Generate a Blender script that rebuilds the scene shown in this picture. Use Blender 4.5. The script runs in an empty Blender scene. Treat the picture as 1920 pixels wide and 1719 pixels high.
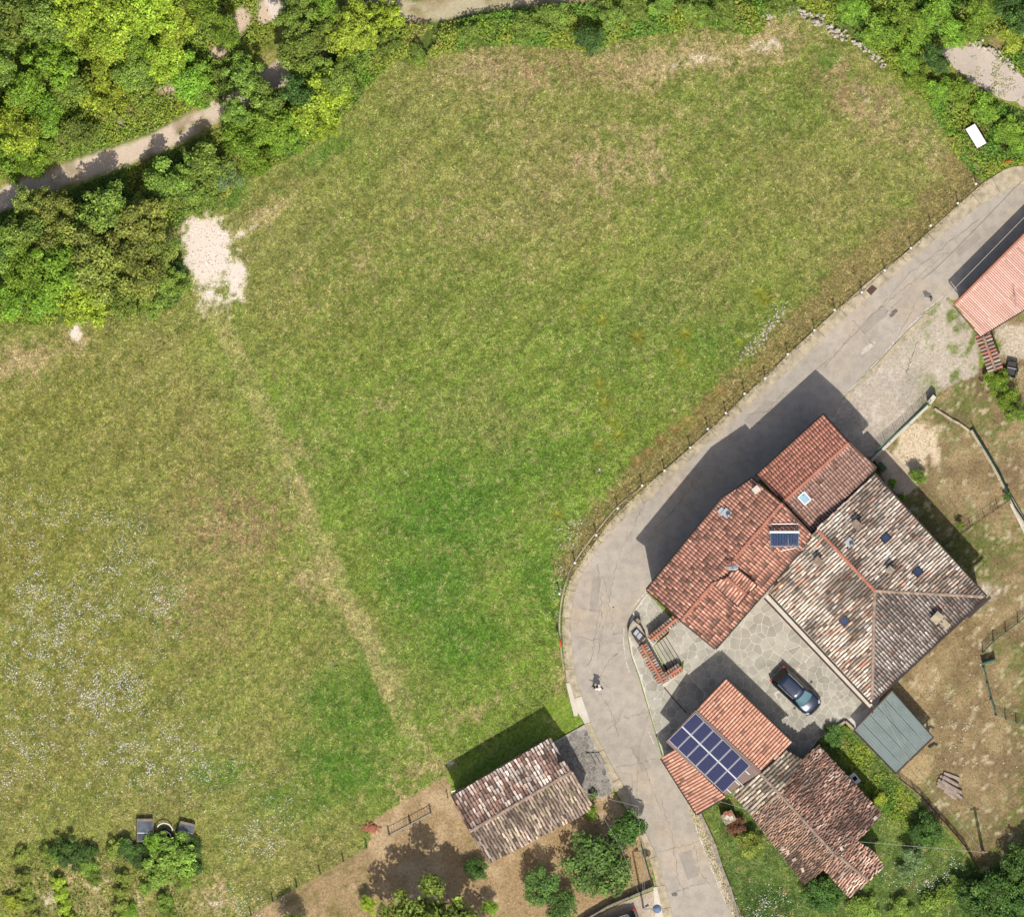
import bpy, bmesh, math, random
import numpy as np
from mathutils import Vector, Matrix, noise as mnoise
from mathutils.geometry import tessellate_polygon

random.seed(7); RNG = np.random.default_rng(7)
SC = bpy.context.scene
COL = SC.collection
S = 0.04                                   # metres per photograph pixel (survey scale of the orthophoto)

# ------------------------------------------------------------------ camera, sky, sun, exposure
cam_d = bpy.data.cameras.new('camera'); cam_d.type = 'ORTHO'; cam_d.ortho_scale = 1920 * S
cam_d.clip_start = 1; cam_d.clip_end = 400
cam = bpy.data.objects.new('camera', cam_d); COL.objects.link(cam)
cam.location = (0, 0, 120); SC.camera = cam

ELEV = math.radians(61)
SH = Vector((-0.19, 0.98)).normalized()    # horizontal direction in which shadows fall
world = bpy.data.worlds.new('World'); SC.world = world; world.use_nodes = True
wn = world.node_tree; sky = wn.nodes.new('ShaderNodeTexSky'); sky.sky_type = 'NISHITA'; sky.sun_disc = False
sky.sun_elevation = ELEV; sky.sun_rotation = math.atan2(-SH.x, -SH.y); sky.altitude = 200; sky.dust_density = 4.0; sky.ozone_density = 0.4; sky.air_density = 0.9
wn.links.new(sky.outputs[0], wn.nodes['Background'].inputs[0])
wn.nodes['Background'].inputs[1].default_value = 0.13
sun_d = bpy.data.lights.new('sun', 'SUN'); sun_d.energy = 4.2; sun_d.angle = math.radians(0.53); sun_d.color = (1.0, 0.95, 0.87)
sun = bpy.data.objects.new('sun', sun_d); COL.objects.link(sun)
sun.rotation_euler = Vector((SH.x * math.cos(ELEV), SH.y * math.cos(ELEV), -math.sin(ELEV))).to_track_quat('-Z', 'Y').to_euler()
sun.location = (20, -60, 90)
SC.view_settings.view_transform = 'Standard'; SC.view_settings.look = 'None'
SC.view_settings.gamma = 1.0; SC.view_settings.use_curve_mapping = False
SC.view_settings.exposure = 0.35
SC.cycles.max_bounces = 4; SC.cycles.diffuse_bounces = 2; SC.cycles.transparent_max_bounces = 6
GAIN = 1.75                                # sunlit radiance of a white surface under this light and exposure

# ------------------------------------------------------------------ helpers
def lin1(c):
    c = np.asarray(c, float) / 255.0
    return np.where(c <= 0.04045, c / 12.92, ((c + 0.055) / 1.055) ** 2.4)
def C(r, g, b):
    """real base colour of a surface that reads r,g,b in full sun"""
    return tuple(float(x) for x in lin1((r, g, b)) / GAIN)
def CA(arr): return lin1(arr) / GAIN
def M(px, py): return ((px - 960) * S, (859.5 - py) * S)
def P(px, py, z=0.0): return Vector(((px - 960) * S, (859.5 - py) * S, z))
def PX(x, y): return (x / S + 960, 859.5 - y / S)

def link(o, parent=None):
    COL.objects.link(o)
    if parent is not None: o.parent = parent
    return o
def tag(o, label=None, cat=None, group=None, kind=None):
    if label: o['label'] = label
    if cat: o['category'] = cat
    if group: o['group'] = group
    if kind: o['kind'] = kind
    return o
def thing(name, label, cat, loc=(0, 0, 0), rz=0.0, group=None):
    o = bpy.data.objects.new(name, None); link(o); o.location = loc; o.rotation_euler = (0, 0, rz)
    o.empty_display_size = 0.3
    return tag(o, label, cat, group, 'thing')
def rawmesh(name, V, F, mat=None, cols=None, smooth=False):
    me = bpy.data.meshes.new(name)
    me.from_pydata([tuple(v) for v in V], [], [tuple(f) for f in F])
    if mat: me.materials.append(mat)
    if cols is not None:
        a = me.color_attributes.new('Col', 'FLOAT_COLOR', 'POINT')
        c = np.ones((len(V), 4), np.float32); c[:, :3] = cols; a.data.foreach_set('color', c.ravel())
    if smooth: me.polygons.foreach_set('use_smooth', [True] * len(me.polygons))
    me.update(); return me
def obj(name, V, F, mat=None, parent=None, cols=None, smooth=False):
    return link(bpy.data.objects.new(name, rawmesh(name, V, F, mat, cols, smooth)), parent)
def fastmesh(name, V, F, mat, cols):
    """V (n,3), F (m,k) arrays, all faces with k corners"""
    V = np.asarray(V, np.float32); F = np.asarray(F, np.int32); m, k = F.shape
    me = bpy.data.meshes.new(name)
    me.vertices.add(len(V)); me.vertices.foreach_set('co', V.ravel())
    me.loops.add(m * k); me.loops.foreach_set('vertex_index', F.ravel())
    me.polygons.add(m); me.polygons.foreach_set('loop_start', np.arange(0, m * k, k, dtype=np.int32))
    me.polygons.foreach_set('loop_total', np.full(m, k, np.int32))
    me.materials.append(mat)
    if cols is not None:
        a = me.color_attributes.new('Col', 'FLOAT_COLOR', 'POINT')
        c = np.ones((len(V), 4), np.float32); c[:, :cols.shape[1]] = cols; a.data.foreach_set('color', c.ravel())
    me.update(); me.validate(); return me
def inst(name, me, parent=None, loc=(0, 0, 0), rot=(0, 0, 0), scale=(1, 1, 1), mat=None):
    o = bpy.data.objects.new(name, me); link(o, parent)
    o.location = loc; o.rotation_euler = rot; o.scale = scale
    if mat is not None:
        o.material_slots[0].link = 'OBJECT'; o.material_slots[0].material = mat
    return o

# geometry collectors: (V, F) lists
class MB:
    def __init__(s): s.V = []; s.F = []
    def add(s, V, F):
        n = len(s.V); s.V += [tuple(v) for v in V]; s.F += [tuple(i + n for i in f) for f in F]; return s
    def box(s, c, size, rz=0.0, mat=None):
        x, y, z = (q / 2 for q in size); ca, sa = math.cos(rz), math.sin(rz)
        V = []
        for dx, dy, dz in ((-x,-y,-z),(x,-y,-z),(x,y,-z),(-x,y,-z),(-x,-y,z),(x,-y,z),(x,y,z),(-x,y,z)):
            v = Vector((c[0] + dx*ca - dy*sa, c[1] + dx*sa + dy*ca, c[2] + dz))
            V.append(mat @ v if mat is not None else v)
        return s.add(V, [(3,2,1,0),(4,5,6,7),(0,1,5,4),(1,2,6,5),(2,3,7,6),(3,0,4,7)])
    def prism(s, pts, z0, z1):
        """pts: (x,y) list; z0,z1 scalar or per-vertex"""
        n = len(pts)
        if poly_area(pts) < 0:
            pts = pts[::-1]
            if not np.isscalar(z0): z0 = list(z0)[::-1]
            if not np.isscalar(z1): z1 = list(z1)[::-1]
        b = [z0]*n if np.isscalar(z0) else z0; t = [z1]*n if np.isscalar(z1) else z1
        V = [(p[0], p[1], b[i]) for i, p in enumerate(pts)] + [(p[0], p[1], t[i]) for i, p in enumerate(pts)]
        tri = tessellate_polygon([[Vector((p[0], p[1], 0)) for p in pts]])
        F = []
        for a, b_, c in tri:
            ar = (pts[b_][0]-pts[a][0])*(pts[c][1]-pts[a][1]) - (pts[c][0]-pts[a][0])*(pts[b_][1]-pts[a][1])
            if ar < 0: a, b_ = b_, a
            F.append((a+n, b_+n, c+n)); F.append((c, b_, a))
        F += [(i, (i+1) % n, (i+1) % n + n, i + n) for i in range(n)]
        return s.add(V, F)
    def tube(s, pts, r, k=6, caps=True):
        pts = [Vector(p) for p in pts]; n = len(pts)
        rs = [r]*n if np.isscalar(r) else r; V = []; F = []
        for i, p in enumerate(pts):
            t = (pts[min(i+1, n-1)] - pts[max(i-1, 0)]).normalized()
            a = t.orthogonal().normalized() if abs(t.z) > .95 else Vector((-t.y, t.x, 0)).normalized()
            b = t.cross(a)
            for j in range(k):
                w = 2*math.pi*j/k; V.append(p + (a*math.cos(w) + b*math.sin(w))*rs[i])
        for i in range(n-1):
            for j in range(k): F.append((i*k+j, i*k+(j+1) % k, (i+1)*k+(j+1) % k, (i+1)*k+j))
        if caps: F += [tuple(range(k))[::-1], tuple((n-1)*k+j for j in range(k))]
        return s.add(V, F)
    def lathe(s, c, prof, k=12):
        V = []; F = []; n = len(prof)
        for r, z in prof:
            for j in range(k):
                w = 2*math.pi*j/k; V.append((c[0]+r*math.cos(w), c[1]+r*math.sin(w), c[2]+z))
        for i in range(n-1):
            for j in range(k): F.append((i*k+j, i*k+(j+1) % k, (i+1)*k+(j+1) % k, (i+1)*k+j))
        F += [tuple(range(k))[::-1], tuple((n-1)*k+j for j in range(k))]
        return s.add(V, F)
    def build(s, name, mat, parent=None, smooth=False, bevel=0):
        o = obj(name, s.V, s.F, mat, parent, smooth=smooth)
        if bevel:
            b = o.modifiers.new('bevel', 'BEVEL'); b.width = bevel; b.segments = 2; b.limit_method = 'ANGLE'
        return o
def poly_area(p): return 0.5 * sum(p[i][0]*p[(i+1) % len(p)][1] - p[(i+1) % len(p)][0]*p[i][1] for i in range(len(p)))
def inside(poly, x, y):
    x = np.asarray(x, float); y = np.asarray(y, float); r = np.zeros(x.shape, bool); n = len(poly)
    for i in range(n):
        x0, y0 = poly[i]; x1, y1 = poly[(i+1) % n]
        if y0 == y1: continue
        c = ((y0 > y) != (y1 > y)) & (x < (x1-x0)*(y-y0)/(y1-y0)+x0); r ^= c
    return r
def segdist(line, x, y):
    d = np.full(np.shape(x), 1e9)
    for (x0, y0), (x1, y1) in zip(line[:-1], line[1:]):
        dx, dy = x1-x0, y1-y0; t = np.clip(((x-x0)*dx+(y-y0)*dy)/(dx*dx+dy*dy+1e-9), 0, 1)
        d = np.minimum(d, np.hypot(x-x0-t*dx, y-y0-t*dy))
    return d
def resample(line, n):
    L = np.array(line, float); s = np.r_[0, np.cumsum(np.hypot(*np.diff(L, axis=0).T))]
    t = np.linspace(0, s[-1], n); return np.c_[np.interp(t, s, L[:, 0]), np.interp(t, s, L[:, 1])]
def smoothline(line, n=60):
    L = np.array(line, float); out = []
    for i in range(len(L)-1):
        p0 = L[max(i-1, 0)]; p1 = L[i]; p2 = L[i+1]; p3 = L[min(i+2, len(L)-1)]
        for t in np.linspace(0, 1, 8, endpoint=False):
            out.append(.5*((2*p1)+(-p0+p2)*t+(2*p0-5*p1+4*p2-p3)*t*t+(-p0+3*p1-3*p2+p3)*t**3))
    out.append(L[-1]); return resample(out, n)
_lat = np.random.default_rng(3).random((8, 64, 64))
def vnoise(x, y, k=0):
    """value noise, unit period, k selects a lattice"""
    g = _lat[k % 8]; xi = np.floor(x).astype(int); yi = np.floor(y).astype(int); fx = x-xi; fy = y-yi
    fx = fx*fx*(3-2*fx); fy = fy*fy*(3-2*fy)
    a = g[yi % 64, xi % 64]; b = g[yi % 64, (xi+1) % 64]; c = g[(yi+1) % 64, xi % 64]; d = g[(yi+1) % 64, (xi+1) % 64]
    return (a*(1-fx)+b*fx)*(1-fy)+(c*(1-fx)+d*fx)*fy
def fbm(x, y, s, k=0, o=4):
    x = np.asarray(x, float)/s; y = np.asarray(y, float)/s; r = 0; a = .5; t = 0
    for i in range(o):
        r = r+a*vnoise(x*2**i+17.3*i, y*2**i+9.1*i, k+i); t += a; a *= .55
    return r/t
def sstep(a, b, x): t = np.clip((x-a)/(b-a), 0, 1); return t*t*(3-2*t)
def smp_in(poly, n):
    p = np.array(poly, float); lo, hi = p.min(0), p.max(0); q = RNG.random((int(n*(hi-lo).prod()/max(abs(poly_area(poly)), 1)), 2))*(hi-lo)+lo
    return q[inside(poly, q[:, 0], q[:, 1])]

# ------------------------------------------------------------------ materials
def newmat(name):
    m = bpy.data.materials.new(name); m.use_nodes = True; nt = m.node_tree
    return m, nt, nt.nodes['Principled BSDF']
def N(nt, t, **k):
    n = nt.nodes.new(t)
    for a, v in k.items(): setattr(n, a, v)
    return n
def mulcol(nt, a, b, fac=1.0, blend='MULTIPLY'):
    x = N(nt, 'ShaderNodeMix', data_type='RGBA', blend_type=blend); x.inputs[0].default_value = fac
    for s_, v in ((6, a), (7, b)):
        if isinstance(v, tuple): x.inputs[s_].default_value = v if len(v) == 4 else (*v, 1)
        else: nt.links.new(v, x.inputs[s_])
    return x.outputs[2]
def noise_ramp(nt, scale, lo, hi, detail=4, p0=.3, p1=.7, vec=None, dist=0):
    t = N(nt, 'ShaderNodeTexNoise'); t.inputs['Scale'].default_value = scale; t.inputs['Detail'].default_value = detail
    t.inputs['Distortion'].default_value = dist
    g = vec or N(nt, 'ShaderNodeNewGeometry').outputs['Position']; nt.links.new(g, t.inputs['Vector'])
    r = N(nt, 'ShaderNodeValToRGB'); nt.links.new(t.outputs[0], r.inputs[0])
    r.color_ramp.elements[0].position = p0; r.color_ramp.elements[1].position = p1
    r.color_ramp.elements[0].color = (*lo, 1) if not np.isscalar(lo) else (lo, lo, lo, 1)
    r.color_ramp.elements[1].color = (*hi, 1) if not np.isscalar(hi) else (hi, hi, hi, 1)
    return r.outputs[0], t.outputs[0]
def bump(nt, b, h, st, d):
    n = N(nt, 'ShaderNodeBump'); n.inputs['Strength'].default_value = st; n.inputs['Distance'].default_value = d
    nt.links.new(h, n.inputs['Height']); nt.links.new(n.outputs[0], b.inputs['Normal'])
def plain(name, col, rough=.8, var=.25, scale=3.0, metal=0.0, fine=0.0, fscale=40, bmp=0.0, vcol=False, objvar=0.0, spec=.3):
    m, nt, b = newmat(name)
    lo, hi = 1-var, 1+var*.6
    c, h = noise_ramp(nt, scale, lo, hi, 5)
    base = N(nt, 'ShaderNodeVertexColor', layer_name='Col').outputs[0] if vcol else (*col, 1)
    c = mulcol(nt, c, base)
    if fine:
        f, h = noise_ramp(nt, fscale, 1-fine, 1+fine*.7, 3); c = mulcol(nt, c, f)
    if objvar:
        oi = N(nt, 'ShaderNodeObjectInfo'); r = N(nt, 'ShaderNodeMapRange'); nt.links.new(oi.outputs['Random'], r.inputs[0])
        r.inputs[3].default_value = 1-objvar; r.inputs[4].default_value = 1+objvar
        h2 = N(nt, 'ShaderNodeHueSaturation'); nt.links.new(r.outputs[0], h2.inputs['Value']); nt.links.new(c, h2.inputs['Color'])
        c = h2.outputs[0]
    nt.links.new(c, b.inputs['Base Color']); b.inputs['Roughness'].default_value = rough; b.inputs['Metallic'].default_value = metal
    b.inputs['Specular IOR Level'].default_value = spec
    if bmp: bump(nt, b, h, bmp, .02)
    return m
def leafmat(name, tint, trans=.35, hue=.012, val=.2):
    m, nt, b = newmat(name)
    a = N(nt, 'ShaderNodeVertexColor', layer_name='Col').outputs[0]
    c = mulcol(nt, a, (*tint, 1))
    oi = N(nt, 'ShaderNodeObjectInfo'); hs = N(nt, 'ShaderNodeHueSaturation'); nt.links.new(c, hs.inputs['Color'])
    for inp, lo, hi in (('Hue', .5-hue, .5+hue), ('Value', 1-val, 1+val)):
        r = N(nt, 'ShaderNodeMapRange'); nt.links.new(oi.outputs['Random'], r.inputs[0]); r.inputs[3].default_value = lo; r.inputs[4].default_value = hi
        nt.links.new(r.outputs[0], hs.inputs[inp])
    nt.links.new(hs.outputs[0], b.inputs['Base Color']); b.inputs['Roughness'].default_value = .6; b.inputs['Specular IOR Level'].default_value = .25
    tr = N(nt, 'ShaderNodeBsdfTranslucent'); nt.links.new(hs.outputs[0], tr.inputs[0])
    mx = N(nt, 'ShaderNodeMixShader'); mx.inputs[0].default_value = trans
    nt.links.new(b.outputs[0], mx.inputs[1]); nt.links.new(tr.outputs[0], mx.inputs[2])
    nt.links.new(mx.outputs[0], nt.nodes['Material Output'].inputs[0]); return m
def glassmat(name, col, rough=.08):
    m, nt, b = newmat(name); c, _ = noise_ramp(nt, 1.2, .8, 1.15); nt.links.new(mulcol(nt, c, (*col, 1)), b.inputs['Base Color'])
    b.inputs['Roughness'].default_value = rough; b.inputs['Specular IOR Level'].default_value = .8; return m

m_ground, nt, b = newmat('ground_soil_and_turf')
c0 = N(nt, 'ShaderNodeVertexColor', layer_name='Col').outputs[0]
vc = c0.node; f1, h1 = noise_ramp(nt, 5.0, (.7, .75, .66), (1.34, 1.3, 1.28), 6, .34, .66)
f2, h2 = noise_ramp(nt, 16.0, .72, 1.25, 4, .3, .7); f3, h3 = noise_ramp(nt, 11.0, .88, 1.1, 6, .3, .7)
sel = N(nt, 'ShaderNodeMix', data_type='RGBA'); nt.links.new(vc.outputs['Alpha'], sel.inputs[0]); nt.links.new(f3, sel.inputs[6]); nt.links.new(mulcol(nt, f1, f2), sel.inputs[7])
nt.links.new(mulcol(nt, c0, sel.outputs[2]), b.inputs['Base Color']); b.inputs['Roughness'].default_value = .95; b.inputs['Specular IOR Level'].default_value = .1
bump(nt, b, h2, .6, .08)
m_grass = leafmat('grass_blades', (1, 1, 1), .2, 0, 0)
m_flower = plain('white_petals', C(240, 238, 230), .7, .05)
m_tile = plain('fired_clay_tiles', (1, 1, 1), .9, .12, 6, fine=.18, fscale=25, vcol=True, spec=.15)
m_deck = plain('dark_tile_channels', C(92, 80, 70), .95, .35, 9, fine=.3, spec=.1)
m_deck_red = plain('red_tile_channels', C(142, 100, 84), .95, .25, 9, fine=.2, spec=.1)
m_ridge = plain('clay_ridge_tiles', C(198, 134, 112), .9, .15, 5, fine=.15, objvar=.12, spec=.15)
m_ridge_old = plain('weathered_ridge_tiles', C(172, 150, 132), .95, .35, 6, fine=.25, objvar=.2, spec=.1)
m_wall = plain('lime_plaster', C(196, 182, 160), .9, .15, 1.2, fine=.08)
m_stonewall = plain('rubble_stone_wall', C(165, 155, 138), .95, .4, 5, fine=.3, bmp=.6)
m_asphalt = plain('worn_asphalt', C(190, 180, 165), .9, .10, .35, fine=.2, fscale=30, spec=.2)
_nt = m_asphalt.node_tree; _b = _nt.nodes['Principled BSDF']; _src = _b.inputs['Base Color'].links[0].from_socket
_c1, _ = noise_ramp(_nt, .22, (1, 1, 1), (1.07, .99, .88), 4, .5, .72); _c2, _ = noise_ramp(_nt, 1.6, (.86, .87, .89), (1.03, 1.03, 1.03), 6, .35, .6); _c3, _ = noise_ramp(_nt, 7, .93, 1.05, 3)
_nt.links.new(mulcol(_nt, mulcol(_nt, mulcol(_nt, _src, _c1), _c2), _c3), _b.inputs['Base Color'])
m_concrete = plain('pale_concrete', C(194, 180, 152), .9, .32, 2.2, fine=.25, fscale=16)
m_concrete_w = plain('light_concrete', C(222, 213, 196), .9, .14, 1.5, fine=.14, fscale=25)
m_gravel = plain('gravel', C(196, 180, 160), .95, .18, 1.0, fine=.38, fscale=14, bmp=.5)
m_track = plain('dusty_track', C(214, 194, 170), .95, .2, .8, fine=.3, fscale=12, bmp=.5)
m_stone = plain('flagstone', C(186, 181, 166), .85, .2, 1.2, fine=.12, fscale=18, objvar=.16)
m_joint = plain('mortar_joint', C(222, 217, 203), .9, .12, 2)
m_stone_g = plain('grey_flagstone', C(150, 144, 136), .85, .3, 2.5, fine=.35, fscale=14, objvar=.22)
m_joint_g = plain('grey_mortar', C(184, 178, 164), .9, .2, 2)
m_crack = plain('crack_filled_with_dirt', C(140, 127, 112), .95, .3, 4)
m_paint = plain('worn_white_paint', C(216, 209, 198), .8, .25, 8, fine=.4, fscale=12)
m_patch = plain('tar_patch', C(118, 113, 108), .9, .3, 4)
m_patch_l = plain('pale_patch', C(206, 198, 186), .9, .2, 5)
m_black = plain('black_metal', C(48, 46, 46), .5, .15, 4)
m_gutter = plain('brown_gutter', C(88, 62, 52), .5, .2, 3, metal=.4)
m_gutter_d = plain('dark_gutter', C(66, 58, 54), .5, .2, 3, metal=.3)
m_steel = plain('galvanised_steel', C(178, 184, 188), .4, .12, 5, metal=.6)
m_white = plain('white_paint', C(244, 244, 240), .6, .05, 3)
m_green = plain('green_wire', C(78, 128, 108), .6, .15, 4)
m_greenbin = plain('green_plastic', C(52, 88, 48), .5, .1, 4)
m_wood = plain('grey_wood', C(150, 134, 116), .9, .3, 6, fine=.2)
m_bark = plain('bark', C(112, 94, 76), .95, .35, 8, fine=.25)
m_log = plain('split_logs', C(178, 160, 146), .9, .3, 6, fine=.25, objvar=.15)
m_brick = plain('brick', C(176, 112, 88), .9, .25, 8, fine=.2, objvar=.2)
m_rock = plain('limestone', C(206, 196, 178), .95, .25, 4, fine=.25, fscale=14, objvar=.15)
m_skyl = glassmat('skylight_glass', C(58, 72, 104))
m_skyl_refl = glassmat('skylight_painted_reflection', C(140, 178, 196))  # pale blue sky reflection put into the glass colour
m_dark = plain('dark_void', C(30, 28, 27), .9, .1)
m_orange = plain('orange_plastic', C(226, 96, 44), .5, .1)
m_wire = plain('cable', C(205, 200, 194), .6, .1)
m_white_leaf = m_white

# ------------------------------------------------------------------ ground colour map (what grows or lies where)
SIDE_OUT = [(1960,300),(1920,311),(1891,315.5),(1852,338),(1840,346),(1793,388),(1740,436),(1690,480),(1651,509),(1597,556),(1520,625),(1440,700),(1333,803),(1248,879),(1160,960),(1117,1014),(1083,1062),(1064,1099),(1055,1147),(1055,1201),(1060,1254),(1068,1308),(1095,1355),(1120,1410),(1150,1475),(1185,1535),(1206,1578),(1225,1634),(1244,1719),(1254,1770)]
ROAD_L = [(1960,333),(1920,346),(1871,363),(1779,430),(1717,480),(1644,545),(1578,602),(1516,662),(1415,751),(1307,850),(1225,930),(1200,946),(1147,996),(1112,1040),(1088,1083),(1074,1126),(1070,1169),(1074,1228),(1083,1281),(1103,1340),(1115,1372),(1150,1440),(1177,1487),(1217,1574),(1232,1605),(1247,1660),(1261,1719),(1272,1770)]
ROAD_R = [(1970,395),(1920,441),(1852,505),(1789,566),(1775,555),(1732,585),(1700,617),(1640,680),(1583,741),(1560,790),(1543,790),(1425,900),(1360,950),(1222,1100),(1205,1122),(1190,1140),(1179,1165),(1176,1190),(1182,1227),(1197,1268),(1213,1323),(1229,1376),(1241,1420),(1288,1500),(1303,1548),(1335,1626),(1375,1719),(1397,1770)]
MEADOW = SIDE_OUT[1:22] + [(1040,1300),(1020,1330),(835,1450),(760,1500),(700,1535),(690,1585),(560,1662),(470,1712),(440,1790),(-60,1790),(-60,600),(60,612),(200,600),(320,580),(362,530),(330,480),(345,410),(410,390),(450,340),(540,300),(620,250),(690,170),(740,112),(800,125),(830,95),(900,88),(960,82),(1020,86),(1100,95),(1160,75),(1250,60),(1330,48),(1420,66),(1445,35),(1500,25),(1550,40),(1600,72),(1660,120),(1700,160),(1740,195),(1765,240),(1790,290),(1830,330)]
YARD_S = [(440,1790),(470,1714),(560,1664),(690,1587),(700,1535),(760,1500),(835,1455),(850,1490),(1000,1420),(1150,1490),(1190,1535),(1210,1578),(1228,1660),(1100,1722),(1080,1790)]
YARD_E = [(1560,790),(1640,858),(1740,757),(1800,690),(1850,690),(1880,640),(1838,625),(1960,560),(1960,1600),(1860,1650),(1686,1458),(1600,1370),(1640,1316),(1641,878)]
LAWN_SE = [(1300,1520),(1380,1480),(1480,1390),(1540,1360),(1600,1365),(1690,1462),(1840,1640),(1960,1560),(1960,1790),(1400,1790),(1375,1719),(1335,1626)]
GRAVEL = [(1583,741),(1640,680),(1700,617),(1732,585),(1775,556),(1790,573),(1812,600),(1835,640),(1835,700),(1760,735),(1738,757),(1640,858),(1600,850),(1545,800)]
TRACK = [(-60,400),(0,375),(60,350),(150,318),(220,296),(300,266),(370,228),(430,190),(480,165),(540,128),(600,90),(650,40),(720,5),(770,22),(830,20),(900,3),(1000,-10),(1200,-30)]
SCRUB = {
 'top': [(690,165),(740,114),(800,128),(830,98),(900,90),(960,84),(1020,88),(1105,98),(1160,77),(1250,62),(1330,50),(1400,68),(1432,62),(1440,32),(1480,10),(1545,36),(1560,-30),(690,-30),(640,60),(600,130)],
 'east': [(1480,-30),(1490,8),(1550,40),(1600,72),(1660,120),(1700,160),(1740,195),(1765,240),(1790,290),(1830,332),(1850,342),(1890,318),(1960,308),(1960,225),(1910,205),(1850,180),(1790,150),(1750,105),(1755,75),(1640,-30)],
 'north_east': [(1560,-30),(1960,-30),(1960,150),(1900,135),(1830,72),(1750,82),(1680,45)],
 'north_west': [(-60,-60),(470,-60),(520,60),(470,130),(400,185),(320,238),(200,283),(100,312),(-60,352)],
 'hedge': [(-60,420),(60,378),(160,345),(250,310),(330,280),(420,238),(470,200),(560,150),(640,60),(700,120),(680,180),(620,250),(540,300),(450,340),(410,390),(345,415),(335,480),(362,530),(320,580),(200,600),(60,612),(-60,600)]}

def blobs(x, y, L):
    r = np.zeros(np.shape(x))
    for (cx, cy, rx, ry, ang, st) in L:
        a = math.radians(ang); dx = x-cx; dy = y-cy
        u = (dx*math.cos(a)+dy*math.sin(a))/rx; v = (-dx*math.sin(a)+dy*math.cos(a))/ry
        r = np.maximum(r, st*np.clip(1.25-np.sqrt(u*u+v*v), 0, 1))
    return r
DRY = [(1260,115,330,62,-8,1),(950,130,180,60,5,.9),(1150,290,230,150,-10,.66),(1440,85,130,55,-10,1.05),(1620,195,130,75,40,.95),(1740,290,70,110,-25,.6),(1000,220,200,90,0,.5),(1280,240,260,60,-10,.5),(60,1660,90,60,0,.8),(210,1680,120,60,0,.8),(330,1660,60,70,0,.7),(1230,330,60,30,-20,.9),(430,990,130,90,10,.7),(580,1090,60,60,0,.8),(140,640,50,40,60,.9),(30,680,120,60,0,.9),(500,400,70,22,-28,.8),(640,520,200,160,0,.4),(860,420,180,150,0,.45),(400,1680,70,60,0,1),(880,1340,140,26,-28,.7),(790,1440,80,40,0,.7),(1060,1260,40,60,0,.7),(760,1490,50,30,0,.8),(300,1650,60,60,0,.7),(150,1640,90,60,0,.9),(1350,570,60,60,0,.4),(1280,760,40,40,0,.4),(560,880,60,120,10,.45),(700,770,150,40,-20,.3),(1790,350,50,30,60,.7),(1500,480,60,40,0,.4),(330,1130,70,60,0,.5),(1100,1230,30,60,0,.8)]
BARE = [(388,470,64,96,-8,1.15),(392,455,44,60,0,1.35),(440,520,40,90,0,.8),(400,565,70,60,0,.6),(430,590,70,70,0,.42),(450,440,60,14,-30,.6),(142,625,18,26,0,.9),(390,1680,75,60,0,.5),(400,570,60,24,60,.4),(1440,85,80,30,-10,.6),(1290,115,150,24,-8,.5),(1620,180,60,30,40,.55),(1250,310,60,30,-20,.45),(330,165,60,22,-15,.7),(450,40,30,60,30,.8),(410,100,30,22,0,.8),(75,275,16,50,0,.6),(225,232,18,14,0,.6),(505,20,40,40,0,.9),(290,1640,24,50,0,.6),(110,1620,60,26,0,.52),(190,1650,60,60,0,.5),(90,1690,40,50,0,.5),(255,1690,30,50,0,.5),(560,1080,26,26,0,.4),(1410,620,70,14,-45,.5),(1330,590,18,12,0,.4),(845,1430,10,10,0,.6),(770,1400,12,12,0,.5),(1300,55,20,10,0,.5)]
LUSH = [(840,960,170,130,0,.9),(800,1090,120,90,0,1),(660,1330,140,110,30,.8),(700,1240,60,80,0,.6),(1330,640,120,90,-30,.5),(1450,210,200,90,-10,.45),(1700,400,140,70,-40,.5),(870,1200,110,90,0,.9),(1010,1080,80,120,0,.7),(1270,430,120,70,0,.4),(640,1440,150,80,20,.9),(1130,640,200,150,0,.45),(560,1500,160,90,0,.6),(420,350,60,60,0,.9),(600,290,90,30,-30,.7),(1000,870,180,70,-20,.6),(1560,120,60,30,40,.7),(420,1450,160,60,0,.5),(170,560,220,40,0,.4),(960,1310,120,50,0,.4),(1240,560,150,100,-20,.4)]
YEL = [(60,1030,220,220,0,.9),(40,760,260,160,0,.7),(250,820,260,120,0,.5),(150,1250,220,160,0,.8),(60,1430,200,120,0,.6),(560,600,220,140,0,.4),(700,1150,30,120,-15,.4)]
TYRE = [[(392,556),(442,640),(492,742),(542,862),(598,985),(648,1100),(712,1210),(765,1320)],[(600,1060),(640,1130),(690,1215),(720,1290),(760,1370),(820,1430)],[(372,560),(420,640),(470,740),(520,860),(580,990),(625,1110),(690,1220),(745,1330),(800,1400)],[(640,1120),(700,1215),(735,1300)],[(430,455),(490,410),(545,375)]]
ROADSIDE = SIDE_OUT[3:17]
def LINE_W(x, y):
    yy = np.array([-60, 400, 640, 860, 1110, 1220, 1330, 1500, 1800.]); xx = np.array([200, 250, 420, 520, 620, 690, 745, 740, 700.]); return np.interp(y, yy, xx)-x
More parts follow.
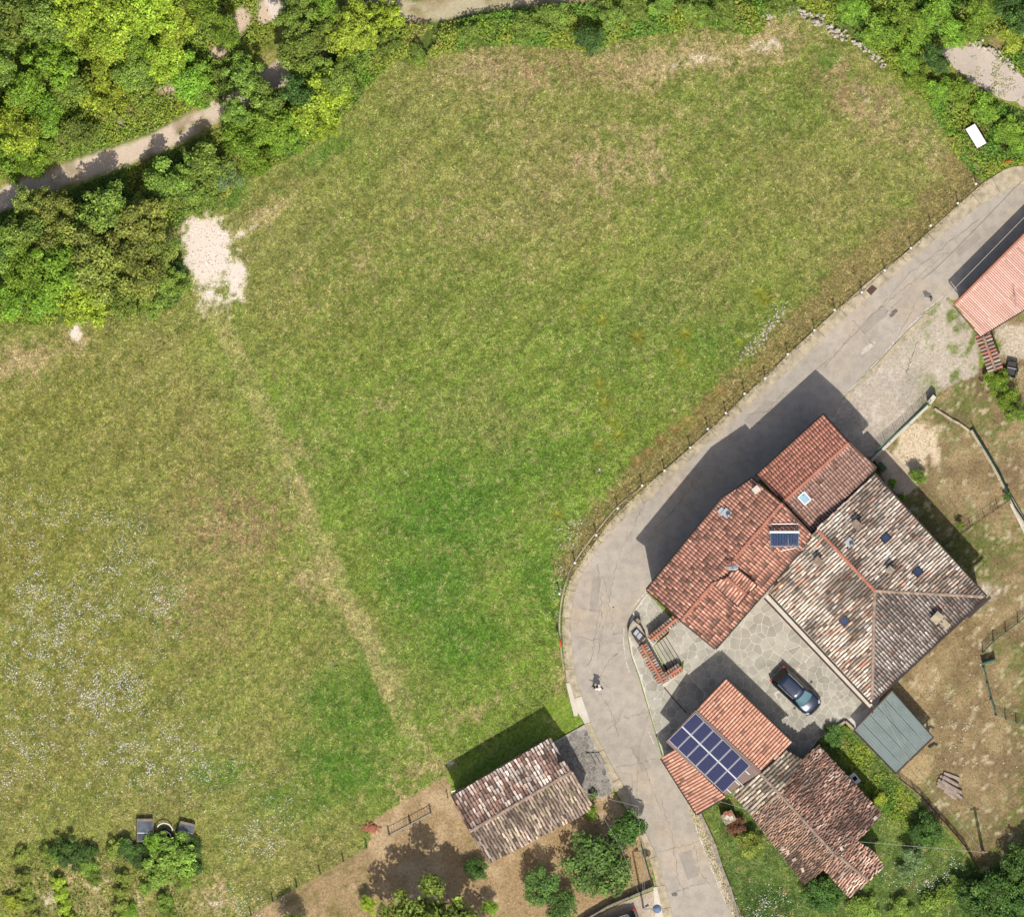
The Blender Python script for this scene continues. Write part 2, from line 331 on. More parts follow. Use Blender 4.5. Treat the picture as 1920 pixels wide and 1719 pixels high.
def ground_rgb(x, y):
    """colour (0-255, as seen in sun) of what covers the ground at photo point x,y; also amount of green cover"""
    x = np.asarray(x, float); y = np.asarray(y, float)
    n1 = fbm(x, y, 130, 0); n2 = fbm(x, y, 34, 2); n3 = fbm(x, y, 11, 4, 3); n4 = fbm(x, y, 260, 6)
    def mix(a, b, t): t = np.clip(t, 0, 1)[..., None]; return a*(1-t)+np.asarray(b, float)*t
    n5 = fbm(x, y, 5, 3, 2)
    c = np.empty(x.shape+(3,)); c[:] = (132, 146, 64)
    west = sstep(-60, 120, LINE_W(x, y))                    # grazed, yellower half left of the old tyre line
    c = mix(c, (158, 151, 88), west*(.5+.9*(n1-.4)))
    c = mix(c, (158, 152, 88), sstep(900, 350, y)*(1-west)*np.clip(.42+1.6*(n1-.5), 0, 1))
    c = mix(c, (118, 154, 54), (1-west)*sstep(350, 900, y)*np.clip(.5+1.2*(n1-.45), 0, 1))
    u_, v_ = x*.74-y*.67, x*.67+y*.74; st_ = fbm(u_, v_*9, 150, 1, 3); c = c*(.86+.28*st_)[..., None]
    c = mix(c, (146, 142, 84), sstep(.48, .72, n1*.7+n2*.3)*.55)
    c = mix(c, (142, 138, 62), blobs(x, y, YEL)*(.35+.5*n2))
    lush = blobs(x, y, LUSH)
    c = mix(c, (90, 132, 42), sstep(.15, .9, lush*(.5+.9*n2))*.9)
    dry = blobs(x, y, DRY); c = mix(c, (160, 152, 96), dry*.5)
    dnc = np.clip((.3*n2+.4*n3+.3*n5-.5)*3.2+.5, 0, 1); c = mix(c, (186, 166, 122), sstep(.45, .78, .62*dry+.55*(dnc-.2))*sstep(0, .3, dry)*.9)
    c = mix(c, (206, 180, 142), sstep(.75, 1.0, .62*dry+.55*(dnc-.2))*sstep(0, .3, dry)*.6)
    c = mix(c, (184, 170, 120), sstep(.54, .74, n3*.5+n5*.5)*.6)
    c = mix(c, (82, 112, 40), sstep(.56, .78, 1-n3*.5-n5*.5)*.55)
    c = mix(c, (148, 124, 86), blobs(x, y, [(430,980,150,110,10,.7),(1600,180,120,60,35,.6),(1050,130,160,40,0,.5),(380,1150,120,100,0,.5)])*sstep(.4, .62, n3))
    for t in TYRE: c = mix(c, (190, 176, 122), np.where(y < 1000, .6, .66)*np.clip(1.25-segdist(t, x, y)/(6+13*n2), 0, 1)*sstep(.25, .75, n2*.5+n3*.5+.15))
    rs = segdist(ROADSIDE, x, y); band = np.clip(1.2-rs/(38+75*n1+34*np.clip((x-1150)/500, 0, 1)), 0, 1)
    c = mix(c, (156, 137, 90), sstep(.3, .75, band*(.25+.6*n2+.6*n3))*.9)
    bare = blobs(x, y, BARE); bb = sstep(.30, .52, bare*(.05+1.35*(.35*n2+.4*n3+.25*n5)))
    c = mix(c, (238, 223, 208), bb)
    cover = 1-bb
    # yards, lawns and scrub floor
    ys = inside(YARD_S, x, y); ye = inside(YARD_E, x, y); ls = inside(LAWN_SE, x, y); gv = inside(GRAVEL, x, y)
    t = np.empty_like(c); t[:] = (176, 150, 114); t = mix(t, (200, 174, 138), sstep(.45, .7, n2)); t = mix(t, (142, 128, 84), sstep(.56, .76, n1*.5+n3*.5))
    c = np.where(ys[..., None], t, c); cover = np.where(ys, .55, cover)
    t = np.empty_like(c); t[:] = (152, 132, 98); t = mix(t, (174, 152, 116), sstep(.45, .7, n2)); t = mix(t, (112, 118, 64), sstep(.42, .62, n1*.55+n3*.45)); t = mix(t, (128, 108, 82), sstep(.52, .7, 1-n2)*.6); t = mix(t, (200, 184, 152), sstep(.62, .76, n3))
    wp = blobs(x, y, [(1715,840,42,62,20,1.1),(1690,870,40,50,20,1.0),(1750,840,16,50,-10,1.0)]); t = mix(t, (228, 208, 180), sstep(.25, .5, wp*(.3+.9*n3)))
    t = mix(t, (210, 196, 176), sstep(.3, .6, blobs(x, y, [(1900,640,60,50,0,1),(1850,1110,60,40,0,.6)])*(.4+.9*n3)))
    t = mix(t, (190, 168, 128), sstep(.3, .6, blobs(x, y, [(1715,1445,34,50,40,1.0)])*(.5+.8*n3))*.8)
    c = np.where(ye[..., None], t, c); cover = np.where(ye, .6, cover)
    t = np.empty_like(c); t[:] = (98, 122, 60); t = mix(t, (122, 142, 70), sstep(.45, .7, n2)); t = mix(t, (66, 96, 38), sstep(.55, .75, n1)); t = mix(t, (150, 140, 90), sstep(.68, .8, n3))
    c = np.where(ls[..., None], t, c); cover = np.where(ls, 1., cover)
    t = np.empty_like(c); t[:] = (196, 184, 168); t = mix(t, (212, 200, 186), sstep(.5, .7, n3)); t = mix(t, (118, 132, 68), sstep(.47, .6, n2*.5+n3*.5)*sstep(1680, 1790, x)); t = mix(t, (176, 166, 156), sstep(.5, .75, n2)*.6)
    c = np.where(gv[..., None], t, c); cover = np.where(gv, .5+.3*sstep(1680, 1790, x)*sstep(.47, .6, n2*.5+n3*.5), cover)
    for k, poly in SCRUB.items():
        s = inside(poly, x, y); t = np.empty_like(c); t[:] = (96, 112, 52); t = mix(t, (150, 136, 92), sstep(.5, .7, n2)); t = mix(t, (222, 198, 174), bb)
        c = np.where(s[..., None], t, c)
    tr = segdist(TRACK, x, y); tw = np.clip((19+10*n1+8*(n3-.5)-tr)/9, 0, 1)*(y < 420)*np.where(y < 60, .75, 1); t = np.empty_like(c); t[:] = (226, 206, 184)
    t = mix(t, (150, 132, 104), sstep(.5, .7, n2)*.6); t = mix(t, (120, 128, 66), np.clip(1-np.abs(tr-2)/5, 0, 1)*sstep(.5, .7, n2)*.6)
    c = c*(1-tw[..., None])+t*tw[..., None]; cover = cover*(1-tw)
    for h in ((1040, 1390, 60),):
        pass
    return np.clip(c, 0, 255), cover
# ground sheet: fine where the photograph looks, coarse outside
def ground_sheet():
    xs = np.r_[np.linspace(-160, -46, 8)[:-1], np.arange(-46, 46.01, .24), np.linspace(46, 160, 8)[1:]]
    ys = np.r_[np.linspace(-160, -42, 8)[:-1], np.arange(-42, 42.01, .24), np.linspace(42, 160, 8)[1:]]
    X, Y = np.meshgrid(xs, ys); px, py = X/S+960, 859.5-Y/S
    rgb, cov = ground_rgb(px, py)
    road = segdist(ROAD_L, px, py)
    Z = -.03+.05*(fbm(px, py, 20, 1)-.5)*inside(MEADOW, px, py)
    V = np.c_[X.ravel(), Y.ravel(), Z.ravel()]; nx, ny = len(xs), len(ys)
    i = np.arange((ny-1)*nx).reshape(ny-1, nx)[:, :-1].ravel()
    F = np.c_[i, i+1, i+1+nx, i+nx]
    me = fastmesh('ground', V, F, m_ground, np.c_[CA(rgb.reshape(-1, 3)), np.clip(cov.ravel(), 0, 1)])
    tag(link(bpy.data.objects.new('ground', me)), 'grassy and dusty village ground', None, None, 'structure')
ground_sheet()

def sheet(name, pts_px, z, mat, parent=None, th=.0, kind='structure'):
    mb = MB(); mb.prism([M(*p) for p in pts_px], z-max(th, .05), z); o = mb.build(name, mat, parent)
    if parent is None: tag(o, None, None, None, kind)
    return o
# road, cracks, paint
rl = smoothline([(2400,200)]+ROAD_L+[(1420,2300)], 190); rr = resample([(2400,285)]+ROAD_R+[(1550,2300)], 280)
road = sheet('road', [tuple(p) for p in rl]+[tuple(p) for p in rr[::-1]], .03, m_asphalt)
road['label'] = 'worn grey village road curving past the houses'
def strip(mb, line, w, z, jit=0.0):
    L = np.array([M(*p) for p in line]); n = len(L); V = []; F = []
    for i in range(n):
        t = L[min(i+1, n-1)]-L[max(i-1, 0)]; t = t/(np.hypot(*t)+1e-9); nn = np.array((-t[1], t[0])); ww = w*(1+jit*random.uniform(-.7, .7))/2
        V += [(*(L[i]+nn*ww), z), (*(L[i]-nn*ww), z)]
    for i in range(n-1): F.append((2*i, 2*i+1, 2*i+3, 2*i+2))
    F2 = []
    for f in F:
        a, b, c = (Vector(V[k]) for k in f[:3]); F2.append(f if (b-a).cross(c-a).z > 0 else f[::-1])
    return mb.add(V, F2)
def wobble(line, amp, n):
    L = resample(line, n); return [(p[0]+random.gauss(0, amp), p[1]+random.gauss(0, amp)) for p in L]
CR = [[(1215,925),(1190,985),(1165,1030),(1150,1080),(1140,1140),(1125,1200),(1120,1240)],[(1120,1060),(1128,1130),(1115,1190),(1108,1240),(1098,1250)],[(1130,1080),(1140,1120),(1150,1190),(1175,1182)],[(1090,1140),(1130,1145),(1125,1175)],[(1085,1195),(1130,1200),(1168,1205)],[(1140,1290),(1125,1270),(1140,1240),(1165,1218)],[(1125,1300),(1145,1330),(1160,1380)],[(1500,720),(1590,640),(1700,520),(1760,470),(1850,400)],[(1620,600),(1660,570),(1720,520),(1780,470)],[(1545,690),(1580,650),(1600,620)],[(1600,560),(1625,575)],[(1600,600),(1640,650)],[(1640,700),(1680,640),(1720,560)],[(1170,1345),(1200,1338),(1215,1335)],[(1180,1400),(1210,1440),(1240,1520)],[(1240,1500),(1262,1570),(1268,1640),(1285,1680)],[(1225,1598),(1265,1590),(1310,1578)],[(1262,1672),(1300,1660),(1325,1655)],[(1300,1580),(1315,1640),(1335,1660)],[(1135,1370),(1160,1350),(1165,1330)],[(1300,905),(1260,960),(1230,990)],[(1400,780),(1440,770),(1480,720)],[(1150,1440),(1200,1430),(1230,1420)],[(1660,590),(1690,560)],[(1700,700),(1720,640)]]
for ln in CR:
    mb = MB(); strip(mb, wobble(ln, 1.5, 6+len(ln)*7), .03, .034, 1.0); mb.build('crack', m_crack, road)
# longitudinal faded dust bands are own colour of the road; patches of tar and cement
def blotch(cx, cy, rx, ry, ang, n=18, j=.25):
    a = math.radians(ang); out = []
    for i in range(n):
        w = 2*math.pi*i/n; k = 1+random.uniform(-j, j); u, v = rx*k*math.cos(w), ry*k*math.sin(w)
        out.append((cx+u*math.cos(a)-v*math.sin(a), cy+u*math.sin(a)+v*math.cos(a)))
    return out
for cx, cy, rx, ry, ang, m in ((1738,552,9,6,30,m_patch),(1746,560,3,5,0,m_patch),(1675,587,10,4,-45,m_patch),(1628,652,20,5,-40,m_patch_l),(1265,1676,6,4,0,m_patch),(1545,800,26,12,-40,m_patch_l),(1150,1138,1.6,1.6,0,m_black)):
    sheet('road_patch', blotch(cx, cy, rx, ry, ang), .034, m, road)
m_patch_s = plain('asphalt_repair', C(172, 163, 150), .9, .12, 1.5, fine=.2, fscale=24)
for q in ([(1395,788),(1440,748),(1452,760),(1408,801)],[(1610,612),(1655,572),(1668,586),(1622,627)],[(1112,1078),(1128,1082),(1120,1150),(1104,1146)],[(1182,1400),(1200,1394),(1222,1440),(1204,1448)],[(1272,1600),(1296,1592),(1312,1640),(1290,1650)],[(1790,470),(1832,436),(1840,446),(1799,481)]):
    sheet('road_patch', [(p[0]+random.gauss(0, .8), p[1]+random.gauss(0, .8)) for p in resample(q+[q[0]], 26)[:-1]], .0325, m_patch_s, road)
for ln in ([(1212,1109),(1200,1122),(1188,1136)],[(1170,1178),(1169,1205),(1173,1235)],[(1174,1240),(1180,1262)],[(1217,1372),(1222,1385),(1227,1396)],[(1583,741),(1620,705),(1660,660),(1700,617),(1732,588)],[(1735,582),(1752,570)],[(1756,567),(1768,556)],[(1305,1552),(1320,1592),(1345,1655),(1362,1695)]):
    L = resample(ln, 24); k = 0
    while k < 23:
        e = min(23, k+random.randint(3, 8)); mb = MB(); strip(mb, [tuple(p) for p in L[k:e+1]], .075, .036, .6); mb.build('edge_line', m_paint, road); k = e+random.randint(0, 2)
# dusty cement verge by the parking and by the lower road
sheet('verge', [(1583,744),(1640,686),(1700,622),(1735,588),(1748,592),(1720,616),(1690,648),(1655,682),(1632,705),(1600,735),(1590,752)], .038, m_concrete).__setitem__('label', 'crumbling cement strip along the parking edge')
sheet('verge', [(1288,1502),(1303,1548),(1335,1626),(1375,1719),(1397,1770),(1407,1770),(1388,1710),(1350,1620),(1322,1545),(1310,1528)], .026, m_track).__setitem__('label', 'dry grassy strip between road and low garden wall')
# sidewalk of slabs
so = smoothline(SIDE_OUT, 400); sl = smoothline(ROAD_L, 400)
walk = bpy.data.objects.new('sidewalk', None); link(walk); tag(walk, 'narrow concrete sidewalk of long slabs beside the meadow', None, None, 'structure')
k = 0; i0 = 0
def near(i): return sl[np.argmin(np.hypot(*(sl-so[i]).T))]
while i0 < 396:
    i1 = min(399, i0+random.randint(9, 14)); z = .13+random.uniform(-.012, .012)
    out = [tuple(so[i]) for i in range(i0, i1+1)]; inn = [tuple(near(i)) for i in range(i0, i1+1)]
    d = np.array(out[-1])-np.array(out[-2]); d = d/(np.hypot(*d)+1e-6)*.55
    out[-1] = tuple(np.array(out[-1])-d); inn[-1] = tuple(np.array(inn[-1])-d)
    pts = out+[q for j, q in enumerate(inn[::-1]) if j == 0 or q != inn[::-1][j-1]]
    mb = MB(); mb.prism([M(*p) for p in pts], -.1, z); mb.build('slab', m_concrete_w if 1255 < out[0][1] < 1345 else m_concrete, walk, bevel=.02); i0 = i1
mb = MB(); mb.prism([M(*p) for p in [(1061,1280),(1068,1279),(1084,1330),(1083,1342),(1076,1342)]], -.1, .2); mb.build('slab', m_concrete_w, walk, bevel=.02)
mb = MB(); mb.prism([M(*p) for p in [(1624,545),(1635,534),(1645,541),(1633,554)]], -.1, .15); g = mb.build('drain_cover', m_gutter, walk)
# low pale edging of the meadow beside the sidewalk
edge = [(1060,1256),(1054,1210),(1052,1160),(1060,1105),(1078,1058),(1110,1012),(1155,956),(1206,912)]
mb = MB()
L = smoothline(edge, 60); mb.tube([P(p[0]-3, p[1], .08+.03*math.sin(i)) for i, p in enumerate(L)], .07, 5)
tag(mb.build('edging', m_concrete, None), 'low crumbling cement edging between sidewalk bend and meadow', 'edging')

# ------------------------------------------------------------------ crazy paving
def clip_half(poly, p, n):
    """keep the side where (q-p).n <= 0"""
    out = []
    for i in range(len(poly)):
        a, b = poly[i], poly[(i+1) % len(poly)]
        da = (a[0]-p[0])*n[0]+(a[1]-p[1])*n[1]; db = (b[0]-p[0])*n[0]+(b[1]-p[1])*n[1]
        if da <= 0: out.append(a)
        if (da < 0 < db) or (db < 0 < da): t = da/(da-db); out.append((a[0]+(b[0]-a[0])*t, a[1]+(b[1]-a[1])*t))
    return out
def paving(parent, poly, cell, z, mat, gap=1.1, name='flagstone', jit=.42, th=.04):
    """irregular flagstones filling a convex photo-space polygon"""
    P0 = np.array(poly, float); lo, hi = P0.min(0)-cell, P0.max(0)+cell; seeds = []
    y = lo[1]; r = 0
    while y < hi[1]:
        x = lo[0]+(r % 2)*cell*.5
        while x < hi[0]:
            seeds.append((x+random.uniform(-jit, jit)*cell, y+random.uniform(-jit, jit)*cell)); x += cell*random.uniform(.85, 1.2)
        y += cell*.9; r += 1
    sd = np.array(seeds)
    for i, s in enumerate(sd):
        d = np.hypot(*(sd-s).T); idx = np.argsort(d)[1:22]
        pg = list(poly)
        if poly_area(pg) < 0: pg = pg[::-1]
        for j in idx:
            q = sd[j]; n = (q-s)/d[j]; pg = clip_half(pg, (s+q)/2-n*gap*random.uniform(.35, .75), n)
            if len(pg) < 3: break
        if len(pg) < 3 or abs(poly_area(pg)) < 22: continue
        # rounded corners: cut each corner a little
        q = []
        for a in range(len(pg)):
            p, c, nx = np.array(pg[a-1]), np.array(pg[a]), np.array(pg[(a+1) % len(pg)])
            for e in (p, nx):
                v = e-c; l = np.hypot(*v); q.append(tuple(c+v/max(l, 1e-6)*min(1.1, l*.3)))
        mb = MB(); mb.prism([M(*p) for p in q], z-th, z+random.uniform(-.006, .008)); mb.build(name, mat, parent)
CY = .45
COURT = [(1264,1160),(1253,1188),(1282,1236),(1281,1253),(1318,1295),(1400,1440),(1425,1460),(1490,1440),(1503,1428),(1535,1385),(1585,1352),(1604,1365),(1640,1330),(1650,1310),(1450,1085),(1380,1100)]
court = sheet('courtyard', COURT, CY-.012, m_joint, None, .5); court['label'] = 'courtyard of irregular pale flagstones between the houses'
paving(court, [(1342,1212),(1448,1088),(1545,1200),(1455,1300)], 17, CY, m_stone, .8, jit=.5)
paving(court, [(1455,1300),(1545,1200),(1640,1318),(1588,1350),(1535,1384),(1504,1425)], 13.5, CY, m_stone, .65, jit=.5)
paving(court, [(1282,1236),(1360,1225),(1455,1300),(1400,1330),(1318,1295),(1281,1253)], 15, CY, m_stone, .7, jit=.5)
paving(court, [(1265,1162),(1300,1166),(1342,1214),(1360,1225),(1282,1236),(1253,1188)], 15, CY, m_stone, .7, jit=.5)
paving(court, [(1318,1295),(1400,1330),(1455,1300),(1504,1425),(1492,1440),(1430,1460)], 14, CY, m_stone, .65, jit=.5)
fore = sheet('forecourt', [(1213,1112),(1188,1146),(1181,1165),(1178,1190),(1184,1228),(1199,1268),(1215,1323),(1231,1376),(1243,1415),(1330,1400),(1330,1300),(1281,1253),(1250,1260),(1225,1211),(1262,1164)], .028, m_joint); fore['label'] = 'lower flagstone strip between road and courtyard walls'
paving(fore, [(1216,1113),(1190,1148),(1182,1180),(1222,1200),(1262,1163)], 15, .04, m_stone, .6)
paving(fore, [(1181,1195),(1187,1228),(1202,1268),(1216,1322),(1245,1290),(1205,1205)], 17, .04, m_stone, .8)
paving(fore, [(1216,1324),(1231,1374),(1244,1412),(1300,1390),(1320,1300),(1281,1256),(1245,1290)], 18, .04, m_stone, .8)
steps = thing('stone_steps', 'four pale stone steps climbing between tile capped walls to courtyard', 'steps', P(1250, 1222, 0))
TL, TR_ = np.array((1253., 1188.)), np.array((1283., 1237.)); BL, BR = np.array((1225., 1211.)), np.array((1254., 1260.))
for i in range(5):
    a, b_ = TL+(BL-TL)*i/5, TR_+(BR-TR_)*i/5; c_, d_ = TL+(BL-TL)*(i+1)/5, TR_+(BR-TR_)*(i+1)/5
    mb = MB(); mb.prism([(M(*p)[0]-steps.location.x, M(*p)[1]-steps.location.y) for p in (a, b_, d_+(b_-d_)*.14, c_+(a-c_)*.14)], 0, CY-.09*(i+.15)); mb.build('step', m_stone, steps, bevel=.015)
# paved apron of the barn
apron = sheet('apron', [(1030,1395),(1096,1358),(1108,1380),(1150,1470),(1150,1484),(1128,1497),(1085,1480)], .16, m_joint_g, None, .2); apron['label'] = 'grey stone paved apron beside the old barn'
paving(apron, [(1034,1396),(1095,1361),(1108,1382),(1149,1472),(1148,1483),(1127,1495),(1088,1478)], 9, .175, m_stone_g, .55)
st = thing('stone_steps', 'three dark sunken steps in the barn apron by the road', 'steps', P(1113, 1423, .17))
for i in range(3):
    a = np.array((1099+i*8.6, 1412-i*.6)); u = np.array((8.2, -.5)); v = np.array((12, 22))
    mb = MB(); mb.prism([(M(*p)[0]-st.location.x, M(*p)[1]-st.location.y) for p in (a, a+u*.84, a+u*.84+v, a+v)], 0, .24-.05*i); mb.build('step', m_stone_g, st, bevel=.01)

# ------------------------------------------------------------------ roofs
PAL = {
 'old': [((214,202,184),.30),((176,166,152),.22),((236,228,216),.09),((120,108,96),.13),((196,150,124),.14),((206,126,92),.025),((104,94,84),.06)],
 'oldw': [((222,206,184),.36),((184,172,156),.18),((240,232,220),.12),((124,110,98),.08),((206,160,130),.16),((214,118,82),.03),((110,98,88),.03)],
 'oldg': [((190,180,168),.28),((150,142,132),.30),((214,204,190),.12),((110,102,94),.14),((186,150,130),.12),((204,112,78),.03)],
 'mixed': [((206,122,92),.46),((190,108,82),.22),((112,78,66),.22),((220,140,108),.08),((92,66,58),.04)],
 'red': [((204,112,84),.6),((192,104,78),.25),((214,124,94),.12),((150,84,66),.03)],
 'dull': [((172,118,100),.55),((160,108,92),.3),((184,132,114),.13),((110,76,66),.04)],
 'orange': [((220,142,110),.55),((212,130,100),.3),((228,156,124),.1),((140,92,76),.06)],
 'rubble': [((162,104,84),.34),((140,88,74),.24),((184,136,116),.16),((120,92,80),.14),((172,156,142),.08),((92,74,66),.06)],
 'rubble2': [((178,124,96),.36),((150,110,90),.26),((196,148,118),.16),((128,108,94),.14),((206,132,92),.06)],
 'barn': [((222,208,196),.30),((150,110,94),.26),((120,84,72),.20),((186,168,154),.14),((242,236,230),.06),((196,126,102),.06)],
 'barn2': [((176,156,134),.34),((152,134,116),.24),((196,164,142),.16),((130,112,100),.12),((164,160,112),.08),((206,190,172),.06)],
 'faded': [((196,138,114),.36),((178,122,102),.26),((210,166,142),.18),((140,106,92),.12),((214,196,176),.06)],
 'channel': [((176,162,138),.35),((206,190,162),.3),((140,124,104),.2),((196,150,120),.12)],
}
STREAK = {'old': .62, 'oldw': .6, 'oldg': .6, 'barn': .55, 'barn2': .6, 'rubble': .6, 'rubble2': .6, 'faded': .5, 'channel': .4}
BRI = {'red': 1.65, 'mixed': 1.7, 'dull': 1.5, 'orange': 1.2, 'rubble': 1.3, 'rubble2': 1.25, 'faded': 1.2, 'pink': 1.1}
SAT = {'old': .68, 'oldw': .72, 'oldg': .62, 'barn': .66, 'barn2': .7, 'orange': .6, 'pink': .66, 'red': .58, 'mixed': .55, 'dull': .5, 'rubble': .6, 'rubble2': .62, 'faded': .65}
PULL = {'old': .58, 'oldw': .6, 'oldg': .56, 'mixed': .7, 'rubble': .65, 'rubble2': .65, 'barn': .7, 'barn2': .7, 'channel': .6}
def pick_cols(pal, n, jit, uv=None):
    w = np.array([p[1] for p in PAL[pal]]); c = np.array([p[0] for p in PAL[pal]], float)
    mean = (c*w[:, None]).sum(0)/w.sum(); c = mean+(c-mean)*PULL.get(pal, .8); g = c.mean(1, keepdims=True); c = (g+(c-g)*SAT.get(pal, .72))*1.07
    if uv is not None and pal in STREAK:
        o = np.argsort(c.sum(1)); c = c[o]; w = w[o]; f = .6*fbm(uv[:, 0]*3.2+50, uv[:, 1]*.8+50, 1.0, 2, 3)+.4*fbm(uv[:, 0]+90, uv[:, 1]+90, 2.2, 5, 2); f = np.argsort(np.argsort(f))/n
        t = STREAK[pal]*f+(1-STREAK[pal])*RNG.random(n); t = np.argsort(np.argsort(t))/n; k = np.minimum(np.searchsorted(np.cumsum(w)/w.sum(), t), len(c)-1)
    else: k = RNG.choice(len(c), n, p=w/w.sum())
    return np.clip(c[k]*(1+RNG.normal(0, jit, (n, 1))), 10, 255)
def line_intervals(poly, e, n, u):
    t = []
    for i in range(len(poly)):
        a, b = poly[i], poly[(i+1) % len(poly)]; ua, ub = a@e, b@e
        if (ua > u) != (ub > u): k = (u-ua)/(ub-ua); t.append((a+(b-a)*k)@n)
    t.sort(); return [(t[i], t[i+1]) for i in range(0, len(t)-1, 2)]
class Roof: pass
def slope(parent, poly_px, ridge, zr, ze, pal, tw=.24, tl=.38, r=.092, jit=.10, deck=None, wav=.0, thick=.14, stain=0.0, name='roof_tiles'):
    poly = [np.array(M(*p)) for p in poly_px]; a, b = (np.array(M(*p)) for p in ridge)
    e = (b-a)/np.hypot(*(b-a)); n = np.array((-e[1], e[0])); cen = sum(poly)/len(poly)
    if (cen-a)@n < 0: n = -n
    run = max((p-a)@n for p in poly); tan = (zr-ze)/run
    R = Roof(); R.e, R.n, R.a, R.zr, R.tan, R.run = e, n, a, zr, tan, run
    R.z = lambda px, py: zr-tan*((np.array(M(px, py))-a)@n)
    R.zm = lambda p: zr-tan*((p-a)@n)
    mb = MB(); mb.prism([tuple(p) for p in poly], [R.zm(p)-thick for p in poly], [R.zm(p) for p in poly]); R.deck = mb.build('roof_deck', deck or m_deck, parent)
    us = [p@e for p in poly]; u0, u1 = min(us), max(us); nc = max(1, round((u1-u0)/tw)); tw = (u1-u0)/nc
    vmax = max(p@n for p in poly); av = a@n; T = []
    for ci in range(nc):
        u = u0+(ci+.5)*tw
        for v0, v1 in line_intervals(poly, e, n, u):
            off = RNG.normal(0, wav) if wav else 0
            k0 = int((vmax-v1)/tl)
            k = k0
            while True:
                vb = vmax-k*tl+off*.5; va = vb-tl*1.1
                if vb < v0+.04: break
                vb_ = min(vb, v1+.05); va_ = max(va, v0)
                if vb_-va_ > .06: T.append((u+RNG.normal(0, wav*.35), va_, vb_, (vb-vb_)*.3))
                k += 1
    T = np.array(T); m = len(T); K = 5
    w = np.pi*np.arange(K)/(K-1); V = np.zeros((m, 2*K, 3)); rr = r*(1+RNG.normal(0, .05, m)); tilt = RNG.normal(0, wav*.4, m) if wav else np.zeros(m)
    lift = RNG.random(m)*(.01+wav*.35)
    for q, (vv, rad, up) in enumerate(((T[:, 1], .86, .0), (T[:, 2], 1.04, .034))):
        for j in range(K):
            uu = T[:, 0]+rr*rad*np.cos(w[j])*(tw/.24 if tw < .24 else 1)+tilt*(q-.5); pos = uu[:, None]*e+vv[:, None]*n
            V[:, q*K+j, :2] = pos; V[:, q*K+j, 2] = zr-tan*(vv-av)+up+lift+rr*.80*np.sin(w[j])
    flip = (e[0]*n[1]-e[1]*n[0]) > 0
    base = (np.arange(m)*2*K)[:, None]; quads = []
    for j in range(K-1):
        q = [j, j+1, K+j+1, K+j]; quads.append(base+np.array(q if not flip else q[::-1]))
    q = [K, K+1, K+3, K+4]; quads.append(base+np.array(q)); quads.append(base+np.array([K+1, K+2, K+3, K+3]) if False else base+np.array([K+1, K+2, K+3, K]))
    F = np.concatenate(quads); cols = pick_cols(pal, m, jit, T[:, :2])
    if pal in ('red', 'mixed', 'dull', 'orange', 'rubble', 'rubble2', 'faded'): cols = cols*np.array((1.0, 1.0, .97))
    if pal in ('old', 'oldw', 'oldg', 'barn', 'barn2'): cols = cols*np.array((1.015, .995, .975))
    if stain:
        pp = T[:, 0:1]*e+((T[:, 1]+T[:, 2])/2)[:, None]*n; s_ = sstep(.45, .72, fbm(pp[:, 0], pp[:, 1], 1.6, 5)); cols = cols*(1-stain*s_[:, None])
    me = fastmesh(name, V.reshape(-1, 3), F, m_tile, np.repeat(np.minimum(CA(cols)*1.12*BRI.get(pal, 1.0), .8), 2*K, 0))
    o = link(bpy.data.objects.new(name, me), parent); tag(o, None, None, None, 'stuff'); R.tiles = o
    return R
def _ridge_mesh(r=.13, L=.44, K=6):
    V = []; F = []
    for q, (x, k) in enumerate(((-L/2, .9), (L/2, 1.06))):
        for j in range(K): w = math.pi*j/(K-1); V.append((x, r*k*math.cos(w), r*k*.75*math.sin(w)+(.02 if q else 0)))
    for j in range(K-1): F.append((j, K+j, K+j+1, j+1))
    F.append(tuple(K+j for j in range(K))); return rawmesh('ridge_tile', V, F, m_ridge)
RIDGE = _ridge_mesh()
def ridge_row(parent, pts, mat=None, sc=1.0):
    """pts: list of (px,py,z)"""
    for (a, b) in zip(pts[:-1], pts[1:]):
        A, B = P(*a), P(*b); d = B-A; n = max(1, round(d.length/.38)); q = d.to_track_quat('X', 'Z').to_euler()
        for i in range(n):
            o = inst('ridge_tile', RIDGE, parent, A+d*((i+.5)/n), q, (d.length/n/.40, sc, sc), mat)
def gutter(parent, pts, mat=None, r=.075, name='gutter', dz=-.05):
    mb = MB(); mb.tube([P(p[0], p[1], p[2]+dz) for p in pts], r, 6); return mb.build(name, mat or m_gutter_d, parent)
def walls(parent, pts, mat=None, z0=0.0, inset=.35, name='wall'):
    """pts: (px,py,ztop) footprint; inset from the eaves"""
    xy = np.array([M(p[0], p[1]) for p in pts]); c = xy.mean(0); out = []
    for p in xy: d = p-c; l = np.hypot(*d); out.append(tuple(c+d*(1-inset/l*1.3)))
    mb = MB(); mb.prism(out, z0, [p[2]-.16 for p in pts]); o = mb.build(name, mat or m_wall, parent); o['fp'] = 0; del o['fp']
    return out
m_shut = plain('brown_shutter', C(110, 74, 52), .7, .2, 6); m_pane = glassmat('window_glass', C(60, 70, 80))
